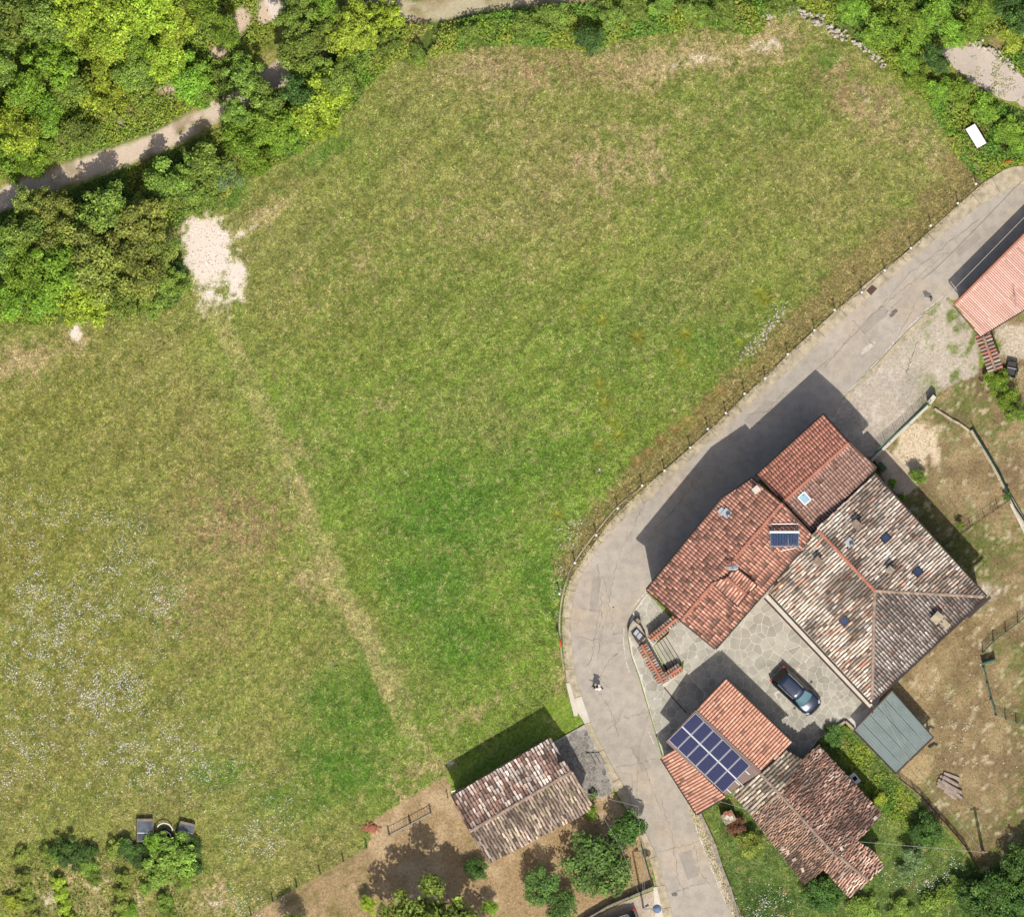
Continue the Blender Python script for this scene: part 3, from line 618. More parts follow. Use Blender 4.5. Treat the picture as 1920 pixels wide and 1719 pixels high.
def windows(parent, a, b, zs, n, w=.9, h=1.2, door=None):
    """row of windows on the wall from a to b (metres), outward is right of a->b"""
    a, b = Vector((*a, 0)), Vector((*b, 0)); d = (b-a).normalized(); o = Vector((d.y, -d.x, 0)); rz = math.atan2(d.y, d.x)
    for z in zs:
        for i in range(n):
            c = a+(b-a)*((i+.5)/n); isdoor = door == i and z == zs[0]
            ww, hh, zz = (1.0, 2.1, 1.08) if isdoor else (w, h, z)
            mb = MB()
            for dx, dz, sx, sz in ((-ww/2, 0, .09, hh), (ww/2, 0, .09, hh), (0, hh/2, ww+.09, .09), (0, -hh/2, ww+.15, .1)):
                q = c+d*dx+o*.03; mb.box((q.x, q.y, zz+dz), (sx, .1, sz), rz)
            f = mb.build('door' if isdoor else 'window', m_shut, parent)
            q = c+o*.012; mb = MB(); mb.box((q.x, q.y, zz), (ww-.09, .03, hh-.09), rz); mb.build('panel' if isdoor else 'pane', m_shut if isdoor else m_pane, f)
def skylight(parent, R, cx, cy, w, h, glass=None, frame=None):
    A = np.array(M(cx, cy)); e = Vector((*R.e, 0)); n = Vector((*R.n, -R.tan)).normalized(); up = e.cross(n)
    if up.z < 0: up = -up
    mat = Matrix.Translation((A[0], A[1], R.zm(A)+.12)) @ Matrix((e, n, up)).transposed().to_4x4()
    mb = MB()
    for dx, dy, sx, sy in ((-w/2, 0, .08, h+.08), (w/2, 0, .08, h+.08), (0, -h/2, w, .08), (0, h/2, w, .08)): mb.box((dx, dy, 0), (sx, sy, .14), 0, mat)
    f = mb.build('skylight', frame or m_gutter_d, parent); mb = MB(); mb.box((0, 0, .02), (w-.06, h-.06, .05), 0, mat); mb.build('pane', glass or m_skyl, f)
def chimney(parent, R, cx, cy, w, d, h, ang, mat=None, cap=None, capmat=None, style='slab'):
    A = M(cx, cy); z = R.zm(np.array(A)); mb = MB(); mb.box((A[0], A[1], z+h/2-.2), (w, d, h+.4), ang); c = mb.build('chimney', mat or m_wall, parent, bevel=.015)
    top = z+h
    for s in (-1, 1):
        mb = MB(); mb.box((A[0]+s*math.cos(ang)*w*.38, A[1]+s*math.sin(ang)*w*.38, top+.09), (w*.16, d*.9, .18), ang); mb.build('chimney_post', mat or m_brick, c)
    mb = MB(); mb.box((A[0], A[1], top+.22), (w+.16, d+.16, .07), ang); mb.build('chimney_cap', capmat or m_concrete, c, bevel=.015)
    return c
def vent(parent, R, cx, cy, h=.55, r=.1):
    A = M(cx, cy); z = R.zm(np.array(A)); mb = MB(); mb.lathe((A[0], A[1], z-.1), [(r, 0), (r, h), (r*1.7, h+.02), (r*1.7, h+.1), (r*.4, h+.2)], 12); v = mb.build('vent_pipe', m_steel, parent, True)
    mb = MB(); q = M(cx-4, cy-4); e = R.e; ang = math.atan2(e[1], e[0]); mb.box((q[0], q[1], z+.13+.14*R.tan), (.6, .6, .03), ang); mb.build('flashing', m_steel, v)

# ---- A: north-east wing, plain terracotta
hA = thing('house', 'terracotta roofed house wing with one bright skylight beside the road', 'house', P(1530, 888, 0))
def U(parent, o): return o
def reparent(o, root):                      # keep world place under a root that stands elsewhere
    o.parent = root; o.matrix_parent_inverse = Matrix.Translation(root.location).inverted()
class Under:
    """parts are modelled in world coordinates; hang them on the root without moving them"""
    def __init__(s, root): s.root = root
    def __enter__(s): s.before = set(bpy.data.objects); return s.root
    def __exit__(s, *a):
        inv = Matrix.Translation(s.root.location).inverted()
        for o in set(bpy.data.objects)-s.before:
            if o.parent is s.root: o.matrix_parent_inverse = inv
with Under(hA):
    A1, A2 = (1590.6, 830.7), (1469, 940.6)
    fA = walls(hA, [(1543.5,777,6.0),(1419,891,6.0),(1469,940.6,6.95),(1522.6,997,6.0),(1641.7,876.5,6.0),(1590.6,830.7,6.95)])
    RA1 = slope(hA, [(1543.5,777),(1419,891),A2,A1], (A1, A2), 7.0, 6.05, 'red', jit=.05, deck=m_deck_red, tl=.37)
    RA2 = slope(hA, [A1,A2,(1522.6,997),(1641.7,876.5)], (A1, A2), 7.0, 6.05, 'dull', jit=.05, deck=m_deck_red, tl=.37)
    ridge_row(hA, [(*A1, 7.04), (*A2, 7.04)])
    gutter(hA, [(1545,775,6.0),(1417,892,6.0)]); gutter(hA, [(1643,877,6.0),(1524,998,6.0)]); gutter(hA, [(1545,776,6.0),(1592,829,6.95),(1643,876,6.0)], m_gutter, .06, 'verge_trim', .02)
    skylight(hA, RA2, 1508, 934, .62, .8, m_skyl_refl, m_steel)
    mb = MB()
    for R_, rows in ((RA1, (.25, .5, .75)), (RA2, (.2, .45, .7, .9))):
        for q in rows:
            for k in range(9):
                p = R_.a+(np.array(M(*A2))-np.array(M(*A1)))*((k+.5+.3*(rows.index(q) % 2))/9.6)+R_.n*R_.run*q; mb.box((p[0], p[1], R_.zm(p)+.13), (.07, .07, .1), .7)
    mb.build('snow_guards', m_black, hA)['kind'] = 'stuff'
    windows(hA, fA[1], fA[0], (1.5, 4.3), 3, door=1); windows(hA, fA[0], fA[5], (4.3,), 1)
# ---- B: main house, two-tone tiles
hB = thing('house', 'long red and brown tiled house with solar water heater and dish on roof', 'house', P(1370, 1060, 0))
with Under(hB):
    B1, B2 = (1466, 944), (1277.8, 1163)
    fB = walls(hB, [(1411,897,7.0),(1353.7,935.4,7.05),(1213.7,1105.5,7.0),(1277.8,1163,7.9),(1341,1215,6.9),(1523.9,1006,6.9),(1466,944,7.9)])
    RB1 = slope(hB, [B1,(1411.3,897.4),(1353.7,935.4),(1213.7,1105.5),B2], (B1, B2), 8.0, 7.05, 'mixed', deck=m_deck_red, jit=.07)
    RB2 = slope(hB, [B1,(1523.9,1006),(1341,1215),B2], (B1, B2), 8.0, 7.0, 'mixed', deck=m_deck_red, jit=.07)
    ridge_row(hB, [(*B1, 8.05), (1364, 1063, 8.05)]); ridge_row(hB, [(1338, 1092, 8.05), (*B2, 8.05)])
    gutter(hB, [(1410,896,7.05),(1352.5,934.5,7.05),(1212,1105,7.05)], m_gutter_d, .09); gutter(hB, [(1525,1007,6.98),(1342,1216.5,6.98)])
    gutter(hB, [(1212.5,1106.5,7.05),(1277,1164.5,8.0),(1340.5,1216.5,7.0)], m_gutter, .06, 'verge_trim', .02); gutter(hB, [(1411,896,7.1),(1467,943,8.0),(1525,1005.5,7.0)], m_gutter, .06, 'verge_trim', .02)
    # raised dormer with its own small gable roof
    D1, D2 = (1362, 1083), (1399, 1113)
    walls(hB, [(1338,1091,7.95),(1364,1084,8.15),(1381,1067.6,7.95),(1416.5,1097.7,7.95),(1399,1113,8.15),(1382.5,1134,7.95)], m_wall, 6.6, .15, 'dormer_wall')
    RD1 = slope(hB, [D1,D2,(1383,1134.5),(1336.5,1092)], (D1, D2), 8.42, 8.12, 'mixed', deck=m_deck_red, name='dormer_tiles')
    RD2 = slope(hB, [D1,(1381.5,1066.5),(1417.5,1097.7),D2], (D1, D2), 8.42, 8.12, 'mixed', deck=m_deck_red, name='dormer_tiles')
    ridge_row(hB, [(*D1, 8.46), (*D2, 8.46)]); gutter(hB, [(1335,1092,8.12),(1382.5,1136.5,8.12)], m_gutter_d, .07); gutter(hB, [(1382,1065,8.12),(1419,1097,8.12)], m_gutter_d, .07)
    gutter(hB, [(1383,1136,8.15),(1400,1114,8.4),(1419,1098,8.15)], m_gutter_d, .05, 'verge_trim', .0)
    chimney(hB, RB1, 1418, 918, .4, .34, .75, .7, m_wall, None, m_concrete_w); vent(hB, RB1, 1366, 966)
    windows(hB, fB[2], fB[1], (1.5, 4.6), 4, door=2); windows(hB, fB[4], fB[3], (1.6, 4.6), 2)
    sheetm = MB(); q = M(1353, 959); sheetm.box((q[0], q[1], 7.42), (.5, .5, .03), .75); sheetm.build('flashing', m_steel, hB)
# solar water heater standing on B's south-east slope
sw = thing('solar_water_heater', 'evacuated tube solar collector on steel frame on the red roof', 'solar collector', P(1471, 1008, 7.3))
with Under(sw):
    zt, zb = 8.55, 7.75
    for i in range(18):
        x = 1446+i*2.95; mb = MB(); mb.tube([P(x, 998, zt), P(x, 1023, zb)], .046, 8); mb.build('tube', plain('tube_glass', C(70, 92, 128), .2, .1) if i == 0 else bpy.data.materials['tube_glass'], sw)
    mb = MB(); mb.tube([P(1443, 997, zt+.03), P(1499, 997, zt+.03)], .1, 8); mb.build('manifold', m_white, sw)
    mb = MB(); mb.tube([P(1443, 1024, zb), P(1499, 1024, zb)], .04, 6); mb.build('rail', m_steel, sw)
    for x in (1445, 1478, 1497):
        mb = MB(); mb.tube([P(x, 997, zt), P(x, 1025, zb), P(x, 1036 if x < 1450 else 1028, zb-.3)], .035, 5); mb.build('leg', m_steel, sw)
    for x in (1447, 1493):
        mb = MB(); mb.tube([P(x, 998, zt), P(x, 976, 7.75)], .035, 5); mb.build('leg', m_steel, sw)
    mb = MB(); mb.tube([P(1445, 982, 7.95), P(1496, 982, 7.95)], .03, 5); mb.build('brace', m_steel, sw); mb = MB(); mb.tube([P(1447, 1036, 7.4), P(1492, 1027, 7.35)], .02, 5); mb.build('brace', m_steel, sw)
def aerial(label, px, py, z, h, s=1.0, dish=True):
    a = thing('roof_aerial', label, 'aerial', P(px, py, z)); mb = MB(); mb.tube([(0, 0, 0), (0, 0, h)], .025, 6); mb.build('mast', m_steel, a)
    mb = MB(); mb.tube([(0, .35*s, h-.1), (.03, -.85*s, h-.05)], .018, 5); mb.build('boom', m_steel, a)
    for i in range(7):
        y = -.8*s+i*.17*s; mb = MB(); mb.tube([(-.16*s, y, h-.05), (.16*s, y, h-.05)], .011, 4); mb.build('element', m_steel, a)
    if dish:
        mb = MB(); n = 14; V = []; F = []
        for k, (rad, dep) in enumerate(((.02, .12), (.2, .09), (.36, .03), (.44, -.02))):
            for j in range(n):
                w = 2*math.pi*j/n; V.append((rad*math.cos(w), .12+dep+.12*0, h-.45+rad*math.sin(w)*.9))
        V = [(v[0], v[1]+(h-.45-v[2])*.55, v[2]) for v in V]
        for k in range(3):
            for j in range(n): F.append((k*n+j, k*n+(j+1) % n, (k+1)*n+(j+1) % n, (k+1)*n+j))
        o = obj('dish', V, F, m_white, a, smooth=True); o.modifiers.new('t', 'SOLIDIFY').thickness = .02
        mb = MB(); mb.tube([(0, .05, h-.7), (0, -.35, h-.5)], .015, 5); mb.build('feed_arm', m_steel, a)
        mb = MB(); mb.tube([(-.45, .1, h-.25), (.5, .2, h-.2)], .015, 5); mb.build('crossbar', m_white, a)
    return a
aerial('white dish and comb aerial on a mast at the main red ridge', 1374, 1066, 7.9, 1.6, 1.0)

# ---- D: big old hip-roofed house
hD = thing('house', 'large old house with weathered cream hipped tile roof and four chimneys', 'house', P(1645, 1105, 0))
with Under(hD):
    PK, RW = (1640, 1107.4), (1532, 991)
    fD = walls(hD, [(1442,1110,5.7),(1532,991,7.4),(1638.7,888.7,5.7),(1847.8,1118.3,5.7),(1634.6,1316.5,5.7)], m_stonewall)
    RD_sw = slope(hD, [(1442,1110),RW,PK,(1634.6,1316.5)], (RW, PK), 7.5, 5.75, 'oldw', jit=.1, wav=.04, stain=.35, r=.088)
    RD_ne = slope(hD, [RW,(1638.7,888.7),(1847.8,1118.3),PK], (RW, PK), 7.5, 5.75, 'old', jit=.1, wav=.04, stain=.4, r=.088)
    RD_se = slope(hD, [PK,(1847.8,1118.3),(1634.6,1316.5)], (PK, (PK[0]-213, PK[1]+198)), 7.5, 5.75, 'oldg', jit=.1, wav=.04, stain=.35, r=.088)
    ridge_row(hD, [(1536, 996, 7.55), (*PK, 7.55)]); ridge_row(hD, [(*PK, 7.55), (1842, 1118, 5.85)], m_ridge_old); ridge_row(hD, [(*PK, 7.55), (1635, 1311, 5.85)], m_ridge_old)
    gutter(hD, [(1640,887,5.75),(1850,1118,5.75)], m_gutter_d, .09); gutter(hD, [(1849,1120,5.75),(1635,1319,5.75)], m_gutter_d, .09)
    gutter(hD, [(1441,1113,5.72),(1633,1319,5.72)], m_gutter_d, .07)
    mb = MB(); mb.prism([M(*p) for p in ((1440,1113),(1434,1120),(1630,1328),(1636,1321))], 5.35, 5.5); mb.build('cornice', m_concrete_w, hD)
    gutter(hD, [(1433,1121,5.55),(1637,1336,5.55)], m_gutter, .07)
    mb = MB(); mb.box((*M(1836, 1138), 5.5), (2.3, .22, .12), math.radians(43)); mb.build('broken_gutter', m_gutter_d, hD)
    chimney(hD, RD_ne, 1607, 984, .4, .6, .85, .82, m_stonewall, None, m_ridge_old); chimney(hD, RD_sw, 1534, 1052, .4, .5, .85, .82, m_stonewall, None, m_ridge_old)
    chimney(hD, RD_ne, 1669, 1069, .4, .4, .8, .82, m_wall, None, m_stonewall); chimney(hD, RD_se, 1757, 1158, .7, .5, .85, .82, m_stonewall, None, m_concrete)
    mb = MB(); mb.box((*M(1771, 1168), RD_se.z(1771, 1168)+.14), (.5, .9, .04), .78); mb.build('flashing', m_concrete, hD)
    vent(hD, RD_ne, 1597, 1021)
    for cx, cy, R_ in ((1660.6,1009,RD_ne),(1720.7,1072,RD_ne),(1583.5,1163.4,RD_sw)): skylight(hD, R_, cx, cy, .55, .6)
    windows(hD, fD[0], fD[4], (1.6+CY, 4.2), 4, door=1); windows(hD, fD[4], fD[3], (1.6, 4.2), 4); windows(hD, fD[3], fD[2], (1.6, 4.2), 4)
# ---- E: building with photovoltaic roof
hE = thing('house', 'small orange tiled house with twelve solar panels on its roof', 'house', P(1365, 1400, 0))
with Under(hE):
    E1, E2 = (1304.5, 1331), (1425, 1446.5)
    fE = walls(hE, [(1360.7,1272.4,4.2),(1304.5,1331,5.2),(1250.8,1389,3.9),(1358,1491,3.9),(1425,1446.5,5.2),(1485,1391.5,4.2)])
    RE1 = slope(hE, [E1,(1360.7,1272.4),(1485,1391.5),E2], (E1, E2), 5.25, 4.25, 'orange', jit=.04, deck=m_deck_red, tl=.36)
    m_brown = plain('brown_sheet', C(140, 118, 108), .7, .12, 2)
    RE2 = slope(hE, [(1300,1334),(1250.8,1389),(1357.5,1490.5),(1424,1447)], (E1, E2), 5.12, 3.95, 'orange', deck=m_brown, r=.02, tl=.5)
    mb = MB(); 
    mb.prism([M(*p) for p in ((1303,1333),(1248.5,1390),(1356.5,1492.5),(1425,1449))], [RE2.z(1303,1333)+.05, RE2.z(1248.5,1390)+.05, RE2.z(1356.5,1492.5)+.05, RE2.z(1425,1449)+.05], [RE2.z(1303,1333)+.09, RE2.z(1248.5,1390)+.09, RE2.z(1356.5,1492.5)+.09, RE2.z(1425,1449)+.09]); mb.build('metal_sheet', m_brown, hE)
    mb = MB(); mb.tube([P(1304, 1331.5, 5.27), P(1426, 1447, 5.27)], .12, 6); mb.build('ridge_flashing', m_brown, hE)
    LE = [(1240,1420),(1266,1404),(1360,1493),(1307,1525)]
    RE3 = slope(hE, LE, ((1266,1404),(1340,1535)), 3.75, 3.25, 'orange', jit=.04, deck=m_deck_red, tl=.36)
    walls(hE, [(1240,1420,3.2),(1266,1404,3.6),(1360,1493,3.6),(1307,1525,3.2)], None, 0, .25, 'lean_to_wall')
    gutter(hE, [(1362,1271,4.22),(1487,1392,4.22)], m_gutter_d, .08); gutter(hE, [(1239,1421,3.28),(1306,1527,3.28)], m_gutter_d, .08)
    gutter(hE, [(1359,1272,4.25),(1303,1331,5.2),(1249,1389,3.95)], m_gutter_d, .05, 'verge_trim', .02); gutter(hE, [(1307,1527,3.3),(1361,1494,3.7)], m_gutter_d, .06, 'verge_trim', .02)
    windows(hE, fE[5], fE[0], (1.6+CY,), 3, door=1); windows(hE, fE[0], fE[2], (1.6,), 2)
m_pv, nt, b = newmat('photovoltaic_cells')
tc = N(nt, 'ShaderNodeTexCoord'); br = N(nt, 'ShaderNodeTexBrick'); br.offset = 0; nt.links.new(tc.outputs['UV'], br.inputs[0])
br.inputs['Color1'].default_value = (*C(34, 38, 78), 1); br.inputs['Color2'].default_value = (*C(40, 43, 82), 1); br.inputs['Mortar'].default_value = (*C(84, 88, 120), 1)
br.inputs['Scale'].default_value = 1; br.inputs['Mortar Size'].default_value = .008; br.inputs['Brick Width'].default_value = 1/6; br.inputs['Row Height'].default_value = .1
nt.links.new(br.outputs[0], b.inputs['Base Color']); b.inputs['Roughness'].default_value = .25; b.inputs['Specular IOR Level'].default_value = .35
m_alu = plain('aluminium_frame', C(206, 208, 214), .4, .06, 4, metal=.2)
c0_, cu, cv = np.array((1304., 1335.5)), np.array((103., 99.5))/6, np.array((-51.4, 51.5))/2
with Under(hE):
    for i in range(6):
        for j in range(2):
            q = [c0_+cu*(i+a)+cv*(j+b_) for a, b_ in ((.02, .018), (.98, .018), (.98, .982), (.02, .982))]
            zz = [RE2.z(*p)+.18 for p in q]; mb = MB(); mb.prism([M(*p) for p in q], [z-.05 for z in zz], zz); pv = mb.build('solar_panel', m_alu, hE)
            q = [c0_+cu*(i+a)+cv*(j+b_) for a, b_ in ((.055, .04), (.945, .04), (.945, .96), (.055, .96))]; k = [M(*p) for p in q]
            o = obj('cells', [(*k[t], RE2.z(*q[t])+.187) for t in range(4)], [(0, 1, 2, 3)] if poly_area(k) > 0 else [(3, 2, 1, 0)], m_pv, pv)
            uv = o.data.uv_layers.new(name='UVMap'); UVC = [(0, 0), (1, 0), (1, 1), (0, 1)]
            for l in o.data.loops: uv.data[l.index].uv = UVC[l.vertex_index]
with Under(hE):
    for t in (.18, .55, .85):
        a = c0_+cu*6+cv*2*t; mb = MB(); mb.tube([P(a[0], a[1], RE2.z(*a)+.2), P(a[0]+8, a[1]+7.5, RE2.z(a[0]+8, a[1]+7.5)+.2)], .05, 4); mb.build('mounting_rail', m_white, hE)
    a0, a1 = c0_+cv, c0_+cv+cu*6.7; mb = MB(); mb.tube([P(a0[0], a0[1], RE2.z(*a0)+.17), P(a1[0], a1[1], RE2.z(*a1)+.17)], .03, 4); mb.build('mounting_rail', m_white, hE)
# ---- G/H: old low building with rubble tiles
hG = thing('house', 'old low house with rough brown red tile roof above the green garden', 'house', P(1530, 1530, 0))
with Under(hG):
    G1, G2 = (1425.5, 1449.5), (1569.7, 1607)
    fG = walls(hG, [(1372,1487,3.9),(1425.5,1449.5,4.8),(1473,1407,4.0),(1508,1424,3.8),(1535,1395,3.4),(1655,1527,3.4),(1607,1578,4.2),(1569.7,1607,4.8),(1546,1630,4.3),(1508,1658,3.9)], m_stonewall)
    RG1 = slope(hG, [G1,(1473.6,1406.8),(1505,1424),(1462,1492)], (G1, G2), 5.0, 4.35, 'channel', tw=.27, tl=.36, r=.1, jit=.1, wav=.05, stain=.5)
    RG2 = slope(hG, [(1462,1489.5),(1503,1423),(1535,1395),(1592,1457),(1655,1527),(1607,1577.7),G2], (G1, G2), 5.0, 3.55, 'rubble', tw=.19, tl=.26, r=.085, jit=.13, wav=.12, stain=.3)
    RG3 = slope(hG, [G1,(1372,1487),(1407,1527),(1462,1490)], (G1, G2), 5.0, 4.3, 'channel', tw=.27, tl=.36, r=.1, jit=.1, wav=.05, stain=.5)
    RG4 = slope(hG, [(1461,1488.5),(1406,1526),(1508.3,1657.8),(1545.7,1629.7),G2], (G1, G2), 5.0, 3.9, 'rubble2', tw=.17, tl=.24, r=.075, jit=.12, wav=.09, stain=.35)
    H1, H2 = (1568, 1600), (1628.4, 1651)
    RH1 = slope(hG, [H1,(1608,1578),(1636.4,1594),(1658,1625.7),H2], (H1, H2), 4.5, 3.7, 'faded', tw=.2, tl=.3, r=.085, jit=.12, wav=.09, stain=.25)
    RH2 = slope(hG, [H1,H2,(1594,1683),(1545,1630)], (H1, H2), 4.5, 3.8, 'faded', tw=.2, tl=.3, r=.085, jit=.12, wav=.08, stain=.25)
    walls(hG, [(1545,1630,3.8),(1568,1600,4.3),(1608,1578,3.8),(1636,1594,3.7),(1658,1626,3.6),(1628,1651,4.3),(1594,1683,3.7)], m_stonewall, 0, .3, 'annex_wall')
    ridge_row(hG, [(1426,1450,5.05),(1500,1530,5.05),(1569,1606,5.05)], m_ridge_old, .9); ridge_row(hG, [(1570,1602,4.55),(1628,1651,4.55)], m_ridge_old, .9)
    for cx, cy, R_ in ((1466,1590,RG4),(1477,1597,RG4),(1489,1611,RG4),(1505,1630,RG4),(1538,1407,RG2),(1578,1590,RG2),(1641,1533,RG2)):
        q = M(cx, cy); mb = MB(); mb.box((q[0], q[1], R_.z(cx, cy)+.16), (.22, .34, .06), random.uniform(0, 3)); mb.build('loose_stone', m_rock, hG, bevel=.02)
    windows(hG, fG[5], fG[4], (1.5,), 3, door=1)
# ---- I: barn
hI = thing('barn', 'old stone barn with mossy patched tile roof left of the road', 'barn', P(978, 1500, 0))
with Under(hI):
    I1, I2 = (880, 1558.8), (1071, 1446)
    walls(hI, [(1031,1384,4.2),(846,1492.5,4.2),(880,1558.8,5.1),(917.5,1618.8,4.2),(1110,1516,4.2),(1071,1446,5.1)], m_stonewall, 0, .3)
    RI1 = slope(hI, [(1031,1384),(846,1492.5),I1,I2], (I1, I2), 5.2, 4.25, 'barn', tw=.25, tl=.40, r=.098, jit=.12, wav=.05, stain=.2)
    RI2 = slope(hI, [I1,I2,(1089,1470),(1108,1508),(1104,1521),(917.5,1618.8)], (I1, I2), 5.2, 4.25, 'barn2', tw=.25, tl=.38, r=.092, jit=.12, wav=.07, stain=.25)
    ridge_row(hI, [(*I1, 5.25), (*I2, 5.25)], m_ridge_old)
    mb = MB(); mb.prism([M(*p) for p in ((1043,1412),(1056,1420),(1062,1438),(1048,1436))], 4.7, 4.98); mb.build('hole_in_roof', m_dark, hI)
    gutter(hI, [(1029,1383,4.2),(845,1491,4.2)], m_gutter_d, .06); mb = MB(); mb.tube([P(846,1484,.6), P(886,1470,.62)], .03, 5); mb.build('downpipe', m_steel, hI)
# ---- J: corrugated canopy
hJ = thing('canopy', 'open shelter with grey green corrugated sheet roof beside the old house', 'shelter', P(1676, 1372, 0))
with Under(hJ):
    q = [np.array(p, float) for p in ((1672.3,1294),(1750,1382),(1680,1449.8),(1600.8,1368))]
    m_corr = plain('corrugated_sheet', C(146, 160, 156), .6, .12, 1.2, fine=.06, metal=.1)
    zj = [2.65, 2.65, 2.35, 2.35]
    ns = 5
    for i in range(ns):
        a0 = q[0]+(q[3]-q[0])*i/ns; a1 = q[0]+(q[3]-q[0])*((i+1)/ns-.008); b0 = q[1]+(q[2]-q[1])*i/ns; b1 = q[1]+(q[2]-q[1])*((i+1)/ns-.008)
        V = []; F = []; nn = 28
        for k in range(nn+1):
            t = k/nn
            for A_, B_ in ((a0, b0), (a1, b1)): pass
            pa = a0+(a1-a0)*t; pb = b0+(b1-b0)*t; zz = 2.65-.3*(i+t)/ns+.022*math.sin(k*math.pi/1.75)+(.035 if k < 2 else 0)-.012*(i % 2)
            V += [P(*pa, zz), P(*pb, zz)]
        for k in range(nn): F.append((2*k, 2*k+1, 2*k+3, 2*k+2)[::-1])
        o = obj('roof_sheet', V, F, m_corr, hJ); o.modifiers.new('t', 'SOLIDIFY').thickness = .02
    for p in q:
        c = p+(q[0]+q[2]-2*p)/2*.1; mb = MB(); mb.box((*M(*c), 1.2), (.12, .12, 2.3), .85); mb.build('post', m_wood, hJ)
    gutter(hJ, [(*q[3], 2.38), (*q[2], 2.38)], m_gutter_d, .07); gutter(hJ, [(*q[0], 2.66), (*q[1], 2.66)], m_gutter_d, .05, 'verge_trim', 0); gutter(hJ, [(*q[1], 2.66), (*q[2], 2.38)], m_gutter, .06, 'verge_trim', 0); gutter(hJ, [(*q[0], 2.66), (*q[3], 2.38)], m_gutter, .06, 'verge_trim', 0)
    mb = MB(); mb.tube([P(1741,1400,2.4), P(1752,1393,2.3), P(1757,1396,2.2)], .12, 6); mb.build('spout', m_black, hJ)
# ---- K: ribbed pink roof at the east edge
hK = thing('house', 'house with pale pink ribbed roof at the right edge of the picture', 'house', P(1890, 540, 0))
with Under(hK):
    K1, K2 = (1788.7, 572), (1990, 371)
    walls(hK, [(1788.7,572,3.2),(1838,629.5,2.7),(1990,535,2.7),(1990,371,3.2)], m_wall)
    PAL['pink'] = [((226,172,150),.6),((218,162,140),.3),((232,182,162),.1)]
    RK = slope(hK, [(1791,570),(1838,629.5),(1990,537),(1990,374)], (K1, K2), 3.3, 2.75, 'pink', tw=.16, tl=2.2, r=.085, jit=.04, deck=plain('rib_valley', C(196, 142, 124), .9, .1))
    mb = MB(); mb.tube([P(1788, 572, 3.34), P(1990, 370, 3.34)], .1, 6); mb.build('ridge_trim', m_ridge, hK)
    gutter(hK, [(1839,631,2.75),(1990,538,2.75)], m_gutter_d, .08); gutter(hK, [(1788,573,3.32),(1837,631,2.78)], m_gutter, .05, 'verge_trim', .02)
aerial('bare comb aerial standing on the pink ribbed roof', 1903, 556, 3.0, 1.5, .9, False)
# ------------------------------------------------------------------ tile-capped walls
TILE1 = None
def tile_mesh():
    K = 6; V = []; F = []
    for q, (x, k, dz) in enumerate(((0, .82, .0), (.36, 1.0, .0))):
        for j in range(K): w = math.pi*j/(K-1); V.append((x, .095*k*math.cos(w), .075*k*math.sin(w)+dz))
    for j in range(K-1): F.append((j, K+j, K+j+1, j+1))
    F.append(tuple(K+j for j in range(K))); return V, F
_tv, _tf = tile_mesh()
TM = [rawmesh('cap_tile', _tv, _tf, plain('cap_tile_%d' % i, C(*c), .9, .2, 8, fine=.2, objvar=.12)) for i, c in enumerate(((196,156,134),(196,184,168),(176,140,122),(204,134,106),(162,152,142)))]
def capped_wall(label, a, b, w, h, step=.21, z0=0.0, pitch=.22):
    """low wall with a little double-pitched coppi roof; a,b photo points of its axis, w width in metres"""
    A, B = P(*a, z0), P(*b, z0); d = B-A; L = d.length; rz = math.atan2(d.y, d.x); t = thing('tiled_wall', label, 'wall', A, rz)
    mb = MB(); mb.box((L/2, 0, h/2), (L, w*.55, h)); mb.build('wall_core', m_stonewall, t, bevel=.02)
    V = [(0, -w/2, h), (L, -w/2, h), (L, 0, h+w*pitch), (0, 0, h+w*pitch), (0, w/2, h), (L, w/2, h)]; V += [(v[0], v[1], v[2]-.06) for v in V]
    obj('coping', V, [(0, 1, 2, 3), (3, 2, 5, 4), (6, 9, 8, 7), (9, 10, 11, 8), (0, 6, 7, 1), (4, 5, 11, 10), (0, 3, 9, 6), (3, 4, 10, 9), (1, 7, 8, 2), (2, 8, 11, 5)], m_deck, t)
    n = max(1, int(L/step)); sl = math.atan(2*pitch)
    for i in range(n):
        for s in (-1, 1):
            o = inst('cap_tile', random.choice(TM), t, (L*(i+.5)/n, s*.04, h+w*pitch+.0), (0, sl, s*math.pi/2+random.gauss(0, .04)), (w/2/.36, 1, 1))
    for i in range(max(1, round(L/.38))):
        k = max(1, round(L/.38)); inst('ridge_tile', RIDGE, t, (L*(i+.5)/k, 0, h+w*pitch+.05), (0, 0, random.gauss(0, .03)), (L/k/.4, .8, .8), m_ridge if random.random() < .7 else m_ridge_old)
    return t
capped_wall('tile capped wall running from the red house to the stone plinth', (1268,1160), (1220,1200), .62, 1.5)
capped_wall('longest tile capped wall between the steps and the road', (1203,1209), (1244,1281), .76, 1.2)
capped_wall('short stub of tile capped wall at the foot of the steps', (1246,1271), (1277,1250), .62, 1.1)
capped_wall('tile roofed wall standing beside the pink ribbed roof', (1841,624), (1867,695), 1.15, 2.0, .27, 0, .2)

